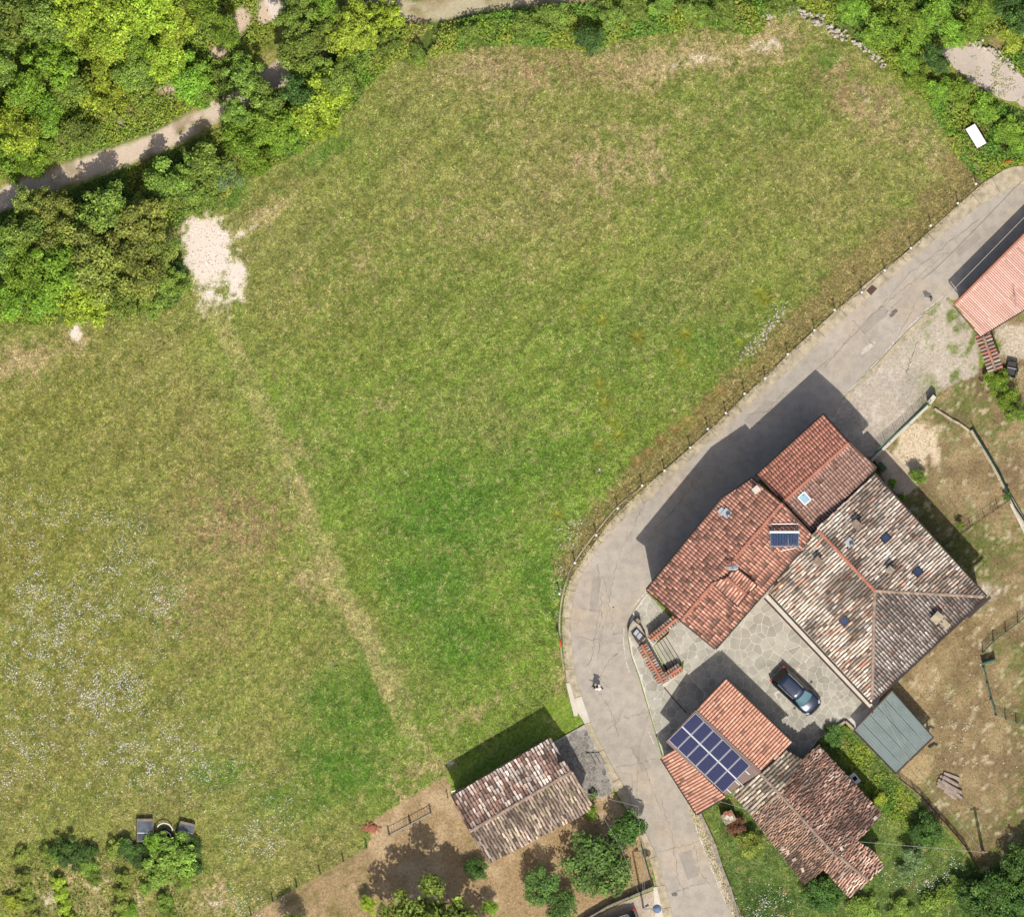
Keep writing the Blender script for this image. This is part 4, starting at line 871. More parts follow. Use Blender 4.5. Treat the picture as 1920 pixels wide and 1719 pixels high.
# ------------------------------------------------------------------ small built things
sp = thing('stone_plinth', 'rounded stone plinth with grey metal sheet top beside the tiled walls', 'plinth', P(1194, 1187, 0))
with Under(sp):
    mb = MB(); mb.prism([M(*p) for p in ((1187,1162),(1181,1172),(1177,1185),(1181,1195),(1194,1208),(1206,1204),(1212,1194),(1200,1172))], 0, .95); mb.build('base', m_rock, sp, bevel=.05)
    mb = MB(); mb.prism([M(*p) for p in ((1193,1177),(1184,1188),(1196,1207),(1212,1194))], [1.0, 1.25, 1.05, .95], [1.12, 1.37, 1.15, 1.05]); mb.build('cabinet', m_gutter_d, sp)
    for k in ((1194,1179,1187,1187,1192,1192,1199,1184), (1200,1185,1193,1193,1198,1199,1205,1191)):
        q = [(k[i], k[i+1]) for i in range(0, 8, 2)]; mb = MB(); mb.prism([M(*p) for p in q], 1.30, 1.36); mb.build('metal_sheet', m_steel, sp)
    mb = MB(); mb.prism([M(*p) for p in ((1191,1162),(1195,1158),(1202,1164),(1198,1169))], .2, 1.15); mb.build('letter_box', m_wood, sp, bevel=.02)
gt = thing('gate_rail', 'thin brown sliding gate track across the lower paving', 'gate track', P(1260, 1312, .04))
with Under(gt):
    mb = MB(); strip(mb, [(1245,1288),(1265,1312),(1287,1336)], .09, .06); mb.build('track', m_gutter, gt)
pl = thing('stone_pillar', 'square stone pillar capped with broken tiles by the garden bush', 'pillar', P(1365, 1530, 0))
with Under(pl):
    mb = MB(); mb.box((*M(1366, 1532), .8), (.95, .85, 1.6), .5); mb.build('shaft', m_stonewall, pl, bevel=.05)
    for i, (dx, dy) in enumerate(((-4, -4), (4, -2), (-2, 4), (6, 5))):
        mb = MB(); mb.box((*M(1365+dx, 1528+dy), 1.65), (.34, .28, .1), .5+random.gauss(0, .2)); mb.build('cap_slab', m_brick if i < 2 else m_rock, pl, bevel=.02)
def low_wall(label, pts, w, h, mat, name='garden_wall', jit=0):
    t = thing(name, label, 'wall', P(*pts[0], 0))
    with Under(t):
        for a, b in zip(pts[:-1], pts[1:]):
            A, B = P(*a), P(*b); L = (B-A).length; n = max(1, round(L/1.9))
            for i in range(n):
                c = A+(B-A)*((i+.5)/n); mb = MB(); mb.box((c.x, c.y, h/2-.05), (L/n-.02, w*(1+random.uniform(-.1, .1)), h+.1+random.uniform(-jit, jit)), math.atan2((B-A).y, (B-A).x)); mb.build('block', mat, t, bevel=.02)
    return t
low_wall('low white concrete wall under the green fence at the parking', [(1634,864),(1740,760)], .24, .35, m_concrete_w)
low_wall('broken thin concrete kerb between the two garden corners', [(1752,766),(1786,788),(1800,795),(1817,808)], .18, .25, m_concrete, jit=.08)
low_wall('long pale garden wall slanting down the right side', [(1822,806),(1860,868),(1893,932),(1925,985)], .3, .45, m_concrete)
low_wall('square concrete gate pier at the parking corner', [(1742,756),(1753,742)], .32, 1.3, m_concrete_w)
low_wall('low stone wall along the road below the orange lean-to', [(1312,1524),(1338,1580),(1352,1625),(1366,1660),(1380,1705),(1392,1740)], .26, .5, m_stonewall, jit=.08)
low_wall('low boundary wall between courtyard hedge and shelter', [(1566,1366),(1585,1352),(1602,1368)], .2, .9, m_concrete)
sheet('path', [(1893,945),(1900,942),(1935,1000),(1935,1030)], .03, m_concrete_w)['label'] = 'pale concrete path strip at the right edge'
sheet('path', [(1225,1663),(1240,1660),(1253,1719),(1262,1775),(1232,1775)], .06, m_concrete_w)['label'] = 'white concrete threshold beside the lower road'
sheet('terrace', [(1228,1668),(1170,1690),(1098,1728),(1060,1790),(1240,1790)], .05, m_gravel)['label'] = 'gravel terrace at the bottom edge'
sheet('path', [(1640,862),(1662,842),(1700,880),(1725,905),(1705,925),(1690,935),(1660,905)], .025, m_track)['label'] = 'pale paved strip behind the terracotta wing'
lane = sheet('lane', [(p[0]+random.gauss(0, 2), p[1]+random.gauss(0, 2)) for p in resample([(1752,98),(1775,92),(1800,86),(1835,84),(1870,106),(1905,135),(1965,160),(1965,228),(1925,200),(1880,184),(1850,172),(1820,150),(1795,132),(1775,112),(1753,99)], 60)[:-1]], .02, plain('old_lane_surface', C(204, 190, 176), .9, .14, .6, fine=.22, fscale=20)); lane['label'] = 'old grey lane in the upper right scrub'
def fence(label, posts, h, mat, wires=4, lean=0.0, cap=False, pr=.04, verticals=0, cat='fence', name='fence', net=None):
    t = thing(name, label, cat, P(*posts[0], 0))
    with Under(t):
        for p in posts:
            mb = MB(); mb.tube([P(*p, 0), P(p[0]+lean*25, p[1], h)], pr, 6); o = mb.build('post', mat, t)
            if cap: mb = MB(); mb.lathe(P(p[0], p[1], h-.02), [(.09, 0), (.1, .03), (.06, .08)], 10); mb.build('cap', m_white, o)
        for k in range(wires):
            z = h*(.15+.8*k/max(1, wires-1)); mb = MB(); mb.tube([P(p[0]+lean*25*z/h, p[1], z-.02*(i % 2)) for i, p in enumerate(posts)], .011, 4); mb.build('wire', net or mat, t)
        if verticals:
            mb = MB()
            for a, b in zip(posts[:-1], posts[1:]):
                A, B = P(*a), P(*b); n = max(2, int((B-A).length/verticals))
                for i in range(1, n): c = A+(B-A)*i/n; mb.tube([c+Vector((0, 0, .1)), c+Vector((lean, 0, h*.96))], .011, 4)
            tag(mb.build('mesh_wire', net or mat, t), None, None, None, 'stuff')
    return t
fence('white capped post and wire fence along the meadow beside the sidewalk', [(1830,345),(1796,381),(1745,423),(1708,465),(1659,507),(1616,548),(1565,581),(1527,619),(1477,664),(1435,709),(1396,738),(1361,774),(1327,804),(1294,839),(1246,882),(1204,910),(1158,953),(1118,1003),(1078,1055),(1049,1113)], 1.5, m_black, 3, 0, True, .045)
fence('dark post fence between meadow and dry yard at bottom', [(840,1497)], 1.3, m_wood, 0)
fence('row of dark wooden posts between meadow and dry barn yard', [(688,1590),(644,1616),(601,1640),(557,1665),(512,1691),(471,1717),(440,1736)], 1.35, m_wood, 2, 0, False, .06)
fence('green mesh fence on the white wall beside the parking', [(1642,848),(1661,831),(1680,815),(1698,799),(1716,782),(1734,765),(1748,752)], 1.6, m_green, 9, -.12, False, .025, .18)
fence('green mesh fence along the slanting pale garden wall', [(1828,806),(1845,834),(1862,862),(1879,892),(1893,922),(1908,952),(1925,978)], 1.2, m_green, 10, -.2, False, .03, .15)
fence('dark railing fence between the two dry gardens', [(1769,1022),(1795,1006),(1820,988),(1846,970),(1871,953),(1894,938)], 1.25, m_black, 3, -.05, False, .035, .2, net=m_black)
fence('green garden fence at right curving past the open panel', [(1925,1152),(1908,1166),(1885,1183),(1862,1200),(1842,1222)], 1.4, m_black, 9, .12, False, .05, .16, net=m_green)
fence('green garden fence bending south of the open panel', [(1843,1250),(1850,1280),(1857,1310),(1866,1340),(1885,1347),(1905,1354),(1925,1361)], 1.4, m_black, 9, .1, False, .05, .16, net=m_green)
fence('rusty mesh fence stepping down beside the green garden', [(1688,1458),(1714,1478),(1730,1492),(1746,1510),(1762,1528),(1778,1545),(1795,1565),(1812,1585),(1836,1628)], 1.2, m_gutter, 6, -.15, False, .035, .2)
t = thing('garden_gate', 'small green gate leaf standing open in garden fence', 'gate', P(1841, 1246, 0))
with Under(t):
    mb = MB(); mb.prism([M(*p) for p in ((1841,1243),(1866,1235),(1867,1238),(1842,1247))], .1, [1.1, 1.1, 1.15, 1.15]); mb.build('leaf', m_green, t)
t = thing('metal_gate', 'two leaf tubular gate between the dry yard and meadow', 'gate', P(769, 1545, 0))
with Under(t):
    for a, b in (((731,1565),(768,1546)), ((771,1544),(807,1525))):
        mb = MB(); mb.tube([P(*a, .15), P(*a, 1.15), P(*b, 1.15), P(*b, .15), P(*a, .15)], .03, 6); mb.build('leaf_frame', m_steel, t)
        mb = MB()
        for i in range(1, 8):
            c = P(*a)+(P(*b)-P(*a))*i/8; mb.tube([c+Vector((0, 0, .15)), c+Vector((0, 0, 1.15))], .012, 4)
        tag(mb.build('bars', m_steel, t), None, None, None, 'stuff')
    for p in ((730,1566),(769.5,1545),(808,1524.5)): mb = MB(); mb.tube([P(*p, 0), P(*p, 1.3)], .06, 8); mb.build('post', m_wood, t)
t = thing('yard_fence', 'fence panel and dark wall edging the bottom terrace', 'fence', P(1226, 1662, 0))
with Under(t):
    L = [(1226,1662),(1180,1682),(1145,1696),(1101,1722),(1075,1740)]
    mb = MB(); mb.tube([P(*p, 1.1) for p in L], .03, 5); mb.build('rail', m_steel, t)
    for p in L: mb = MB(); mb.tube([P(*p, 0), P(*p, 1.15)], .035, 6); mb.build('post', m_black, t)
    for a, b in zip(L[:-1], L[1:]):
        A, B = P(*a), P(*b); c = (A+B)/2; mb = MB(); mb.box((c.x, c.y, .45), ((B-A).length-.02, .12, .95), math.atan2((B-A).y, (B-A).x)); mb.build('wall_panel', m_stonewall, t)
fence('green mesh fence beside the lower sidewalk', [(1203,1582),(1210,1606),(1217,1632),(1226,1660)], 1.2, m_green, 8, -.1, False, .03, .16)
# street lamp
t = thing('street_lamp', 'street lamp with round blue grey shade on arm at bottom', 'lamp', P(1207, 1703, 0))
with Under(t):
    mb = MB(); mb.tube([P(1207,1703,0), P(1207,1703,4), P(1207,1703,7.9)], [.08, .07, .05], 8); mb.build('pole', m_steel, t)
    mb = MB(); mb.tube([P(1207,1703,7.85), P(1230,1703,8.0)], .035, 6); mb.build('arm', m_steel, t)
    mb = MB(); mb.lathe(P(1232,1703,7.75), [(.33, 0), (.33, .03), (.22, .12), (.1, .2), (.04, .26)], 20); mb.build('lamp_shade', plain('lamp_enamel', C(112, 132, 160), .5, .1), t, True)
    mb = MB(); mb.box((*M(1213, 1697), 7.7), (.3, .16, .16), .6); mb.build('junction_box', m_black, t)
def mirror(label, px, py, ang, h=2.1):
    t = thing('traffic_mirror', label, 'mirror', P(px, py, 0), ang)
    mb = MB(); mb.tube([(0, -.1, 0), (0, -.1, h)], .035, 6); mb.build('pole', m_steel, t)
    V = []; F = []; n = 20
    for k, (r, y) in enumerate(((.31, 0), (.31, .08), (.20, .13), (.04, .15))):
        for j in range(n): w = 2*math.pi*j/n; V.append((r*math.cos(w), -y, h+.1+r*math.sin(w)))
    for k in range(3):
        for j in range(n): F.append((k*n+j, k*n+(j+1) % n, (k+1)*n+(j+1) % n, (k+1)*n+j))
    obj('housing', V, F, m_orange, t, smooth=True)
    mb = MB(); mb.add([(.29*math.cos(2*math.pi*j/n), .012, h+.1+.29*math.sin(2*math.pi*j/n)) for j in range(n)], [tuple(range(n))]); mb.build('glass', m_steel, t)
mirror('orange backed traffic mirror in the scrub near the white box', 1890, 304, math.radians(20)+math.pi)
mirror('orange backed traffic mirror beside the sidewalk bend', 1049, 1206, math.radians(-90)+math.pi)
t = thing('white_box', 'white lidded box standing in the green scrub at right', 'box', P(1830, 255, 0))
with Under(t):
    q = [(1811,243),(1828,233),(1849,268),(1832,277)]; mb = MB(); mb.prism([M(*p) for p in q], 0, .85); mb.build('body', m_white, t, bevel=.03)
    c = np.mean(q, 0); mb = MB(); mb.prism([M(*(c+(np.array(p)-c)*1.05)) for p in q], .85, .95); mb.build('lid', m_white, t, bevel=.03)
t = thing('water_tank', 'dark green box tank behind the terracotta wing', 'tank', P(1652, 880, 0))
with Under(t):
    mb = MB(); mb.prism([M(*p) for p in ((1644,872),(1652,865),(1664,878),(1654,887))], 0, 1.5); mb.build('body', m_greenbin, t, bevel=.06); mb = MB(); mb.lathe(P(1654, 876, 1.5), [(.18, 0), (.18, .06), (.1, .08)], 10); mb.build('lid', m_greenbin, t)
t = thing('garden_cart', 'black tray cart beside the tile roofed wall at right', 'cart', P(1897, 693, 0), math.radians(-12))
for nm, V_ in (('tray', [((0, 0, .45), (.75, 1.15, .08))]), ('side', [((-.36, 0, .6), (.05, 1.15, .3))]), ('side', [((.36, 0, .6), (.05, 1.15, .3))]), ('side', [((0, .56, .6), (.72, .05, .3))]), ('side', [((0, -.56, .6), (.72, .05, .3))]), ('bar', [((0, .1, .72), (.76, .05, .05))])):
    mb = MB()
    for c, sz in V_: mb.box(c, sz)
    mb.build(nm, m_black if nm != 'bar' else m_steel, t, bevel=.01)
for sx in (-1, 1): mb = MB(); mb.tube([(sx*.42, -.1, .25), (sx*.5, -.1, .25)], .25, 12); mb.build('wheel', m_black, t)
# logs
t = thing('log_pile', 'small heap of grey split logs on the dry lawn', 'log pile', P(1780, 1474, 0))
for i, (dx, dy, L, a, z) in enumerate(((4,-20,1.2,-20,.12),(-2,-13,1.3,-26,.12),(3,-10,1.35,-30,.3),(-6,-4,1.4,-32,.12),(1,-1,1.5,-34,.32),(-8,5,1.3,-33,.12),(4,8,1.45,-30,.12),(8,3,1.4,-28,.3),(12,14,1.2,-33,.12),(2,15,1.1,-35,.12),(-12,-1,1.0,-36,.12))):
    w = math.radians(a); c = Vector((dx*S, -dy*S, z)); d = Vector((math.cos(w), math.sin(w), 0))*L/2
    mb = MB(); mb.tube([c-d, c, c+d], [.13+random.random()*.04, .15, .13], 7); mb.build('log', m_log, t)
t = thing('brick_heap', 'heap of broken red tiles beside the yard gate', 'tile heap', P(696, 1552, 0))
for i in range(70):
    r = abs(random.gauss(0, .26)); w = random.uniform(0, 6.28); mb = MB(); mb.box((r*math.cos(w)*1.1, r*math.sin(w), max(.04, .38-r*.7)), (.26, .13, .05), random.uniform(0, 3.1), Matrix.Rotation(random.gauss(0, .25), 4, 'X')); mb.build('broken_tile', m_brick, t)
t = thing('garden_table', 'white garden object beside the old rough roof', 'garden table', P(1603, 1459, 0), math.radians(-50))
mb = MB(); mb.box((0, 0, .7), (.85, .5, .06)); mb.build('top', m_white, t, bevel=.02); mb = MB(); mb.box((.0, 0, .74), (.3, .3, .03)); mb.build('tray', m_dark, t)
for sx in (-1, 1):
    for sy in (-1, 1): mb = MB(); mb.box((sx*.38, sy*.2, .34), (.05, .05, .68)); mb.build('leg', m_steel, t)
# utility pole and wires
t = thing('utility_pole', 'tall wooden pole whose long shadow crosses the dry lawn', 'pole', P(1843, 1597, 0)); mb = MB(); mb.tube([(0, 0, 0), (0, 0, 6.1)], [.13, .09], 10); mb.build('shaft', m_wood, t); mb = MB(); mb.box((0, 0, 5.9), (.7, .08, .1)); mb.build('crossarm', m_wood, t)
def wire(label, pts, r=.012, sag=.4):
    mb = MB(); V = []
    for a, b in zip(pts[:-1], pts[1:]):
        A, B = P(*a), P(*b)
        for i in range(13): u = i/12; V.append(A+(B-A)*u-Vector((0, 0, sag*4*u*(1-u))))
    mb.tube(V, r, 4); tag(mb.build('overhead_wire', m_wire, None), label, 'cable')
wire('pale cable from the rough roof to the wooden pole', [(1608,1577,4.4),(1843,1597,5.8)], .011)
wire('pale cable from the rough roof to the stone wall by road', [(1608,1577,4.6),(1520,1552,5.2),(1350,1502,5.0)], .009, .1)
wire('thin cable over the shelter to the dry lawn', [(1650,1322,5.4),(1700,1420,4.5),(1843,1597,5.9)], .009, .2)
wire('cable along the road beside the pink ribbed roof', [(1740,585,4.5),(1781,550,4.5),(1930,398,4.6)], .02, .1)
wire('cable crossing the road from barn to orange lean-to', [(1102,1487,4.3),(1197,1512,4.5),(1207,1703,7.6)], .009, .2)
wire('slack cable over the yard trees from barn to lamp', [(1125,1520,4.2),(1165,1590,4.6),(1200,1680,6.5)], .009, .2)
wire('cable crossing the road from lamp to small orange house', [(1207,1703,7.7),(1212,1480,5.6),(1242,1340,4.4)], .009, .2)
# cold frames
def cold_frame(label, px, py, w, d, ang):
    t = thing('cold_frame', label, 'cold frame', P(px, py, 0), math.radians(ang))
    for dx, dy, sx, sy in ((-w/2, 0, .05, d), (w/2, 0, .05, d), (0, -d/2, w, .05), (0, d/2, w, .05)): mb = MB(); mb.box((dx, dy, .3), (sx, sy, .6)); mb.build('side', m_wood, t)
    mb = MB(); mb.box((0, 0, .58), (w-.06, d-.06, .02)); mb.build('pane', plain('dusty_glass', C(96, 104, 112), .15, .4, 2) if 'dusty_glass' not in bpy.data.materials else bpy.data.materials['dusty_glass'], t)
    mb = MB(); mb.box((0, -d*.12, .6), (w-.06, .05, .03)); mb.build('bar', m_white, t); mb = MB(); mb.box((0, d/2-.1, .6), (w-.08, .16, .03)); mb.build('shelf', m_wood, t)
cold_frame('left glazed wooden cold frame at the meadow foot', 272, 1556, 1.2, 1.7, 0)
cold_frame('right tilted glazed cold frame at the meadow foot', 349, 1556, 1.15, 1.15, -14)
t = thing('old_tub', 'round dark tub with white rims between the cold frames', 'tub', P(310, 1562, 0))
with Under(t):
    mb = MB(); mb.lathe(P(310,1566,0), [(.5, 0), (.55, .5), (.5, .5), (.45, .1)], 20); mb.build('body', m_black, t, True)
    for r, y in ((.62, 1558), (.5, 1570)):
        mb = MB(); mb.tube([P(308, y, .55)+Vector((r*math.cos(w), r*math.sin(w), 0)) for w in np.linspace(.1, 2.6, 14)], .045, 6); mb.build('rim', m_white, t)
# dry stone walls (each stone its own piece)
def rock_mesh(seed):
    bm = bmesh.new(); bmesh.ops.create_icosphere(bm, subdivisions=1, radius=1); rnd = random.Random(seed)
    for v in bm.verts: v.co *= rnd.uniform(.75, 1.1); v.co.z *= .6; v.co.x *= 1.25
    me = bpy.data.meshes.new('stone'); bm.to_mesh(me); bm.free(); me.materials.append(m_rock); return me
ROCKS = [rock_mesh(i) for i in range(6)]
def drystone(label, line, w, h, n, sz):
    t = thing('dry_stone_wall', label, 'stone wall', P(*line[0], 0)); L = resample(line, 60)
    with Under(t):
        for i in range(n):
            k = random.uniform(0, 58.9); a = L[int(k)]+(L[int(k)+1]-L[int(k)])*(k % 1); c = P(a[0]+random.gauss(0, w), a[1]+random.gauss(0, w), random.uniform(.02, h))
            s_ = sz*random.uniform(.6, 1.4); inst('stone', random.choice(ROCKS), t, c, (random.gauss(0, .3), random.gauss(0, .3), random.uniform(0, 6)), (s_, s_, s_))
drystone('tumbled dry stone wall at the top edge of the meadow', [(1434,34),(1455,24),(1480,18),(1505,25),(1530,36),(1545,42)], 4.5, .5, 95, .12)
drystone('broken stretch of stone wall below the right scrub', [(1556,52),(1572,62),(1592,74)], 5, .4, 40, .12)
drystone('thin line of loose wall stones along the right scrub', [(1604,78),(1622,92),(1640,108),(1660,122)], 4, .35, 32, .11)
drystone('rubble kerb of the old lane in the scrub', [(1822,82),(1845,86),(1870,102),(1895,122),(1908,142)], 3.5, .3, 70, .12)
drystone('pile of pale stones by the garden fence corner', [(1815,1180),(1880,1420)], 40, .03, 40, .06)
drystone('small scattered stones on the dry lawn by the shelter', [(1770,1310),(1800,1380),(1790,1430)], 22, .03, 45, .06)
drystone('pale stones strewn in the roadside grass', [(1395,665),(1420,640),(1440,618),(1470,578)], 7, .06, 110, .07)

# ------------------------------------------------------------------ cars
def make_car(name, label, paint, loc, ang):
    t = thing(name, label, 'car', loc, ang)
    L2, W2 = 2.0, .86
    st = [(-2.0,.62,.42,.80),(-1.93,.76,.30,.92),(-1.7,.83,.22,.98),(-1.2,.86,.2,1.0),(-.4,.86,.2,1.0),(.5,.86,.2,1.0),(1.0,.855,.2,.985),(1.3,.84,.22,.95),(1.6,.80,.24,.90),(1.85,.70,.3,.82),(1.97,.56,.38,.72),(2.02,.40,.44,.62)]
    V = []; F = []
    for x, w, zb, zt in st:
        V += [(x, -w*.9, zb), (x, -w, zb+.22), (x, -w*.99, zt-.22), (x, -w*.93, zt-.06), (x, -w*.75, zt), (x, 0, zt+.03), (x, w*.75, zt), (x, w*.93, zt-.06), (x, w*.99, zt-.22), (x, w, zb+.22), (x, w*.9, zb)]
    K = 11
    for i in range(len(st)-1):
        for j in range(K-1): F.append((i*K+j, (i+1)*K+j, (i+1)*K+j+1, i*K+j+1))
        F.append((i*K+K-1, (i+1)*K+K-1, (i+1)*K, i*K))
    F += [tuple(range(K)), tuple((len(st)-1)*K+j for j in range(K))[::-1]]
    bo = obj('body', V, F, paint, t, smooth=True)
    def ring(pts, z): return [(x, y, z) for x, y in pts]
    base = [(-1.86,-.62),(-1.72,-.77),(-.6,-.80),(.6,-.79),(1.05,-.70),(1.17,-.4),(1.2,0),(1.17,.4),(1.05,.70),(.6,.79),(-.6,.80),(-1.72,.77),(-1.86,.62)]
    top = [(-1.42,-.50),(-1.32,-.57),(-.5,-.61),(.2,-.60),(.45,-.53),(.54,-.3),(.56,0),(.54,.3),(.45,.53),(.2,.60),(-.5,.61),(-1.32,.57),(-1.42,.50)]
    n = len(base); V = ring(base, .97)+ring(top, 1.46); F = [(i, (i+1) % n, (i+1) % n+n, i+n) for i in range(n)]
    obj('side_glass', V, F, bpy.data.materials['car_glass'], t)
    V = ring([(x*1.0, y) for x, y in top], 1.455)+ring([(x*.985-.005, y*.96) for x, y in top], 1.50)+ring([(x*.6-.15, y*.5) for x, y in top], 1.535)
    F = [(k*n+i, k*n+(i+1) % n, (k+1)*n+(i+1) % n, (k+1)*n+i) for k in range(2) for i in range(n)]+[tuple(2*n+i for i in range(n))]
    obj('roof', V, F, paint, t, smooth=True)
    k = 1.006; fr = [4, 5, 6, 7, 8]; V = [(base[i][0]*k+.012, base[i][1]*.93, .985) for i in fr]+[(top[i][0]+.012, top[i][1]*.95, 1.462) for i in fr]
    obj('windshield', V, [(i, i+1, i+6, i+5) for i in range(4)], bpy.data.materials['windscreen'], t, smooth=True)
    for s in (-1, 1):
        mb = MB(); mb.tube([(1.12, s*.73, .99), (.47, s*.56, 1.47)], .035, 5); mb.build('pillar', paint, t)
        mb = MB(); mb.tube([(-1.3, s*.56, 1.53), (-.5, s*.585, 1.55), (.25, s*.56, 1.53)], .022, 6); mb.build('roof_rail', m_steel, t)
        mb = MB(); mb.box((.82, s*.98, 1.0), (.12, .2, .13)); mb.build('mirror', m_black, t, bevel=.03)
        mb = MB(); mb.box((-1.88, s*.68, .86), (.18, .22, .14), s*.5); mb.build('tail_light', bpy.data.materials['tail_red'], t, bevel=.03)
        mb = MB(); mb.box((1.80, s*.62, .78), (.26, .2, .1), -s*.6); mb.build('headlight', m_steel, t, bevel=.03)
        for x in (-1.25, 1.25):
            mb = MB(); mb.tube([(x, s*.68, .32), (x, s*.86, .32)], .32, 16); wh = mb.build('wheel', m_black, t); mb = MB(); mb.tube([(x, s*.855, .32), (x, s*.87, .32)], .2, 12); mb.build('rim', m_steel, wh)
    mb = MB(); mb.tube([(1.19, -.45, .985), (1.23, 0, .99), (1.19, .45, .985)], .03, 5); mb.build('wiper_cowl', m_black, t)
    mb = MB(); mb.tube([(1.78, -.78, .5), (2.0, -.5, .48), (2.05, 0, .48), (2.0, .5, .48), (1.78, .78, .5)], .07, 6); mb.build('front_bumper', m_black, t)
    return t
glassmat('car_glass', C(22, 24, 28)); glassmat('windscreen', C(96, 132, 142), .12); plain('tail_red', C(190, 24, 36), .3, .05)
def carpaint(name, c):
    m, nt, b = newmat(name); k, _ = noise_ramp(nt, 2, .92, 1.05); nt.links.new(mulcol(nt, k, (*c, 1)), b.inputs['Base Color'])
    b.inputs['Metallic'].default_value = .35; b.inputs['Roughness'].default_value = .3; b.inputs['Coat Weight'].default_value = .6; b.inputs['Coat Roughness'].default_value = .05; return m
make_car('parked_car', 'dark blue grey car with red tail lights parked on the courtyard', carpaint('dark_blue_paint', C(44, 58, 82)), P(1492, 1295, CY), math.atan2(-.685, .728))
make_car('parked_car', 'silver grey car cut off by the bottom edge on the terrace', carpaint('silver_paint', C(140, 146, 156)), P(1150, 1738, .05), math.radians(-160))

# ------------------------------------------------------------------ person walking
t = thing('person', 'person in white shirt and dark trousers walking on the road', 'person', P(1120, 1288, .03), math.radians(152))
def skin(name, verts, edges, radii, mat, sub=2):
    me = bpy.data.meshes.new(name); me.from_pydata(verts, edges, []); me.materials.append(mat); o = link(bpy.data.objects.new(name, me), t)
    md = o.modifiers.new('skin', 'SKIN'); md.use_smooth_shade = True
    for i, r in enumerate(radii): me.skin_vertices[0].data[i].radius = (r, r) if np.isscalar(r) else r
    me.skin_vertices[0].data[0].use_root = True; o.modifiers.new('sub', 'SUBSURF').levels = sub; o.modifiers['sub'].render_levels = sub; return o
m_skin = plain('skin', C(208, 160, 132), .6, .06); m_shirt = plain('white_cotton', C(246, 244, 240), .9, .06); m_trs = plain('dark_trousers', C(52, 48, 50), .9, .1); m_hair = plain('dark_hair', C(40, 30, 28), .7, .2, 20)
SK = [(0,0,.95),(0,0,1.15),(0,0,1.38),(.01,0,1.50),(.03,0,1.62),(.04,0,1.70),                       # pelvis..head 0-5
      (0,.17,1.40),(.10,.24,1.14),(.30,.22,1.02),(.38,.21,1.00),                                      # left arm 6-9
      (0,-.17,1.40),(-.16,-.25,1.15),(-.10,-.27,.92),(-.06,-.27,.84),                                  # right arm 10-13
      (0,.09,.92),(.22,.10,.52),(.20,.10,.09),(.36,.11,.05),                                           # left leg 14-17
      (0,-.09,.92),(-.10,-.10,.50),(-.34,-.10,.14),(-.24,-.11,.05)]                                    # right leg 18-21
ED = [(0,1),(1,2),(2,3),(3,4),(4,5),(2,6),(6,7),(7,8),(8,9),(2,10),(10,11),(11,12),(12,13),(0,14),(14,15),(15,16),(16,17),(0,18),(18,19),(19,20),(20,21)]
RD_ = [.13,.125,.14,.055,.09,.075,.065,.045,.034,.04,.065,.045,.034,.04,.085,.06,.042,.04,.085,.06,.042,.04]
skin('body', SK, ED, RD_, m_skin)
for s, base in ((1, Vector((.38, .21, 1.0))), (-1, Vector((-.06, -.27, .84)))):
    for k in range(5):
        d = Vector((.075, 0, -.03)) if s > 0 else Vector((.02, 0, -.08)); off = Vector((0, (k-2)*.02, .0)) if k else Vector((0, -.05*s, .01)); ln = (.7, .9, 1, .95, .75)[k]
        mb = MB(); mb.tube([base+off, base+off+d*ln*.6, base+off+d*ln+Vector((0, 0, -.015))], [.0095, .0085, .007], 6); mb.build('finger', m_skin, t, True)
skin('shirt', [SK[0], SK[1], SK[2], SK[6], SK[7], SK[10], SK[11], (0,0,1.46), (-.30,.03,.80)], [(0,1),(1,2),(2,3),(3,4),(2,5),(5,6),(2,7),(0,8)], [.19,.175,.185,.10,.08,.10,.08,.085,.17], m_shirt)
skin('trousers', [SK[0], SK[14], SK[15], SK[16], SK[18], SK[19], SK[20]], [(0,1),(1,2),(2,3),(0,4),(4,5),(5,6)], [.14,.105,.08,.06,.105,.08,.06], m_trs)
V = []; F = []
bm = bmesh.new(); bmesh.ops.create_icosphere(bm, subdivisions=3, radius=.112)
for v in bm.verts:
    if v.co.x > .05 and v.co.z < .02: v.co *= .8
    if v.co.z < -.04: v.co.z = -.04-(v.co.z+.04)*-.6; 
me = bpy.data.meshes.new('hair'); bm.to_mesh(me); bm.free(); me.materials.append(m_hair); o = inst('hair', me, t, (.02, 0, 1.68), (0, 0, 0), (.95, .84, .95))
for s in (-1, 1):
    mb = MB(); mb.lathe((.125, s*.035, 1.665), [(.001, -.012), (.012, 0), (.001, .012)], 8); mb.build('eye', m_dark, t)
    mb = MB(); mb.box((.03, s*.1, 1.65), (.04, .02, .06)); mb.build('ear', m_skin, t, bevel=.008)
mb = MB(); mb.box((.135, 0, 1.64), (.03, .025, .04)); mb.build('nose', m_skin, t, bevel=.008); mb = MB(); mb.box((.118, 0, 1.595), (.015, .05, .012)); mb.build('mouth', m_brick, t)
for s, x, y in ((1, .27, .105), (-1, -.30, -.105)): mb = MB(); mb.box((x, y, .05), (.27, .1, .09)); mb.build('shoe', m_dark, t, bevel=.03)

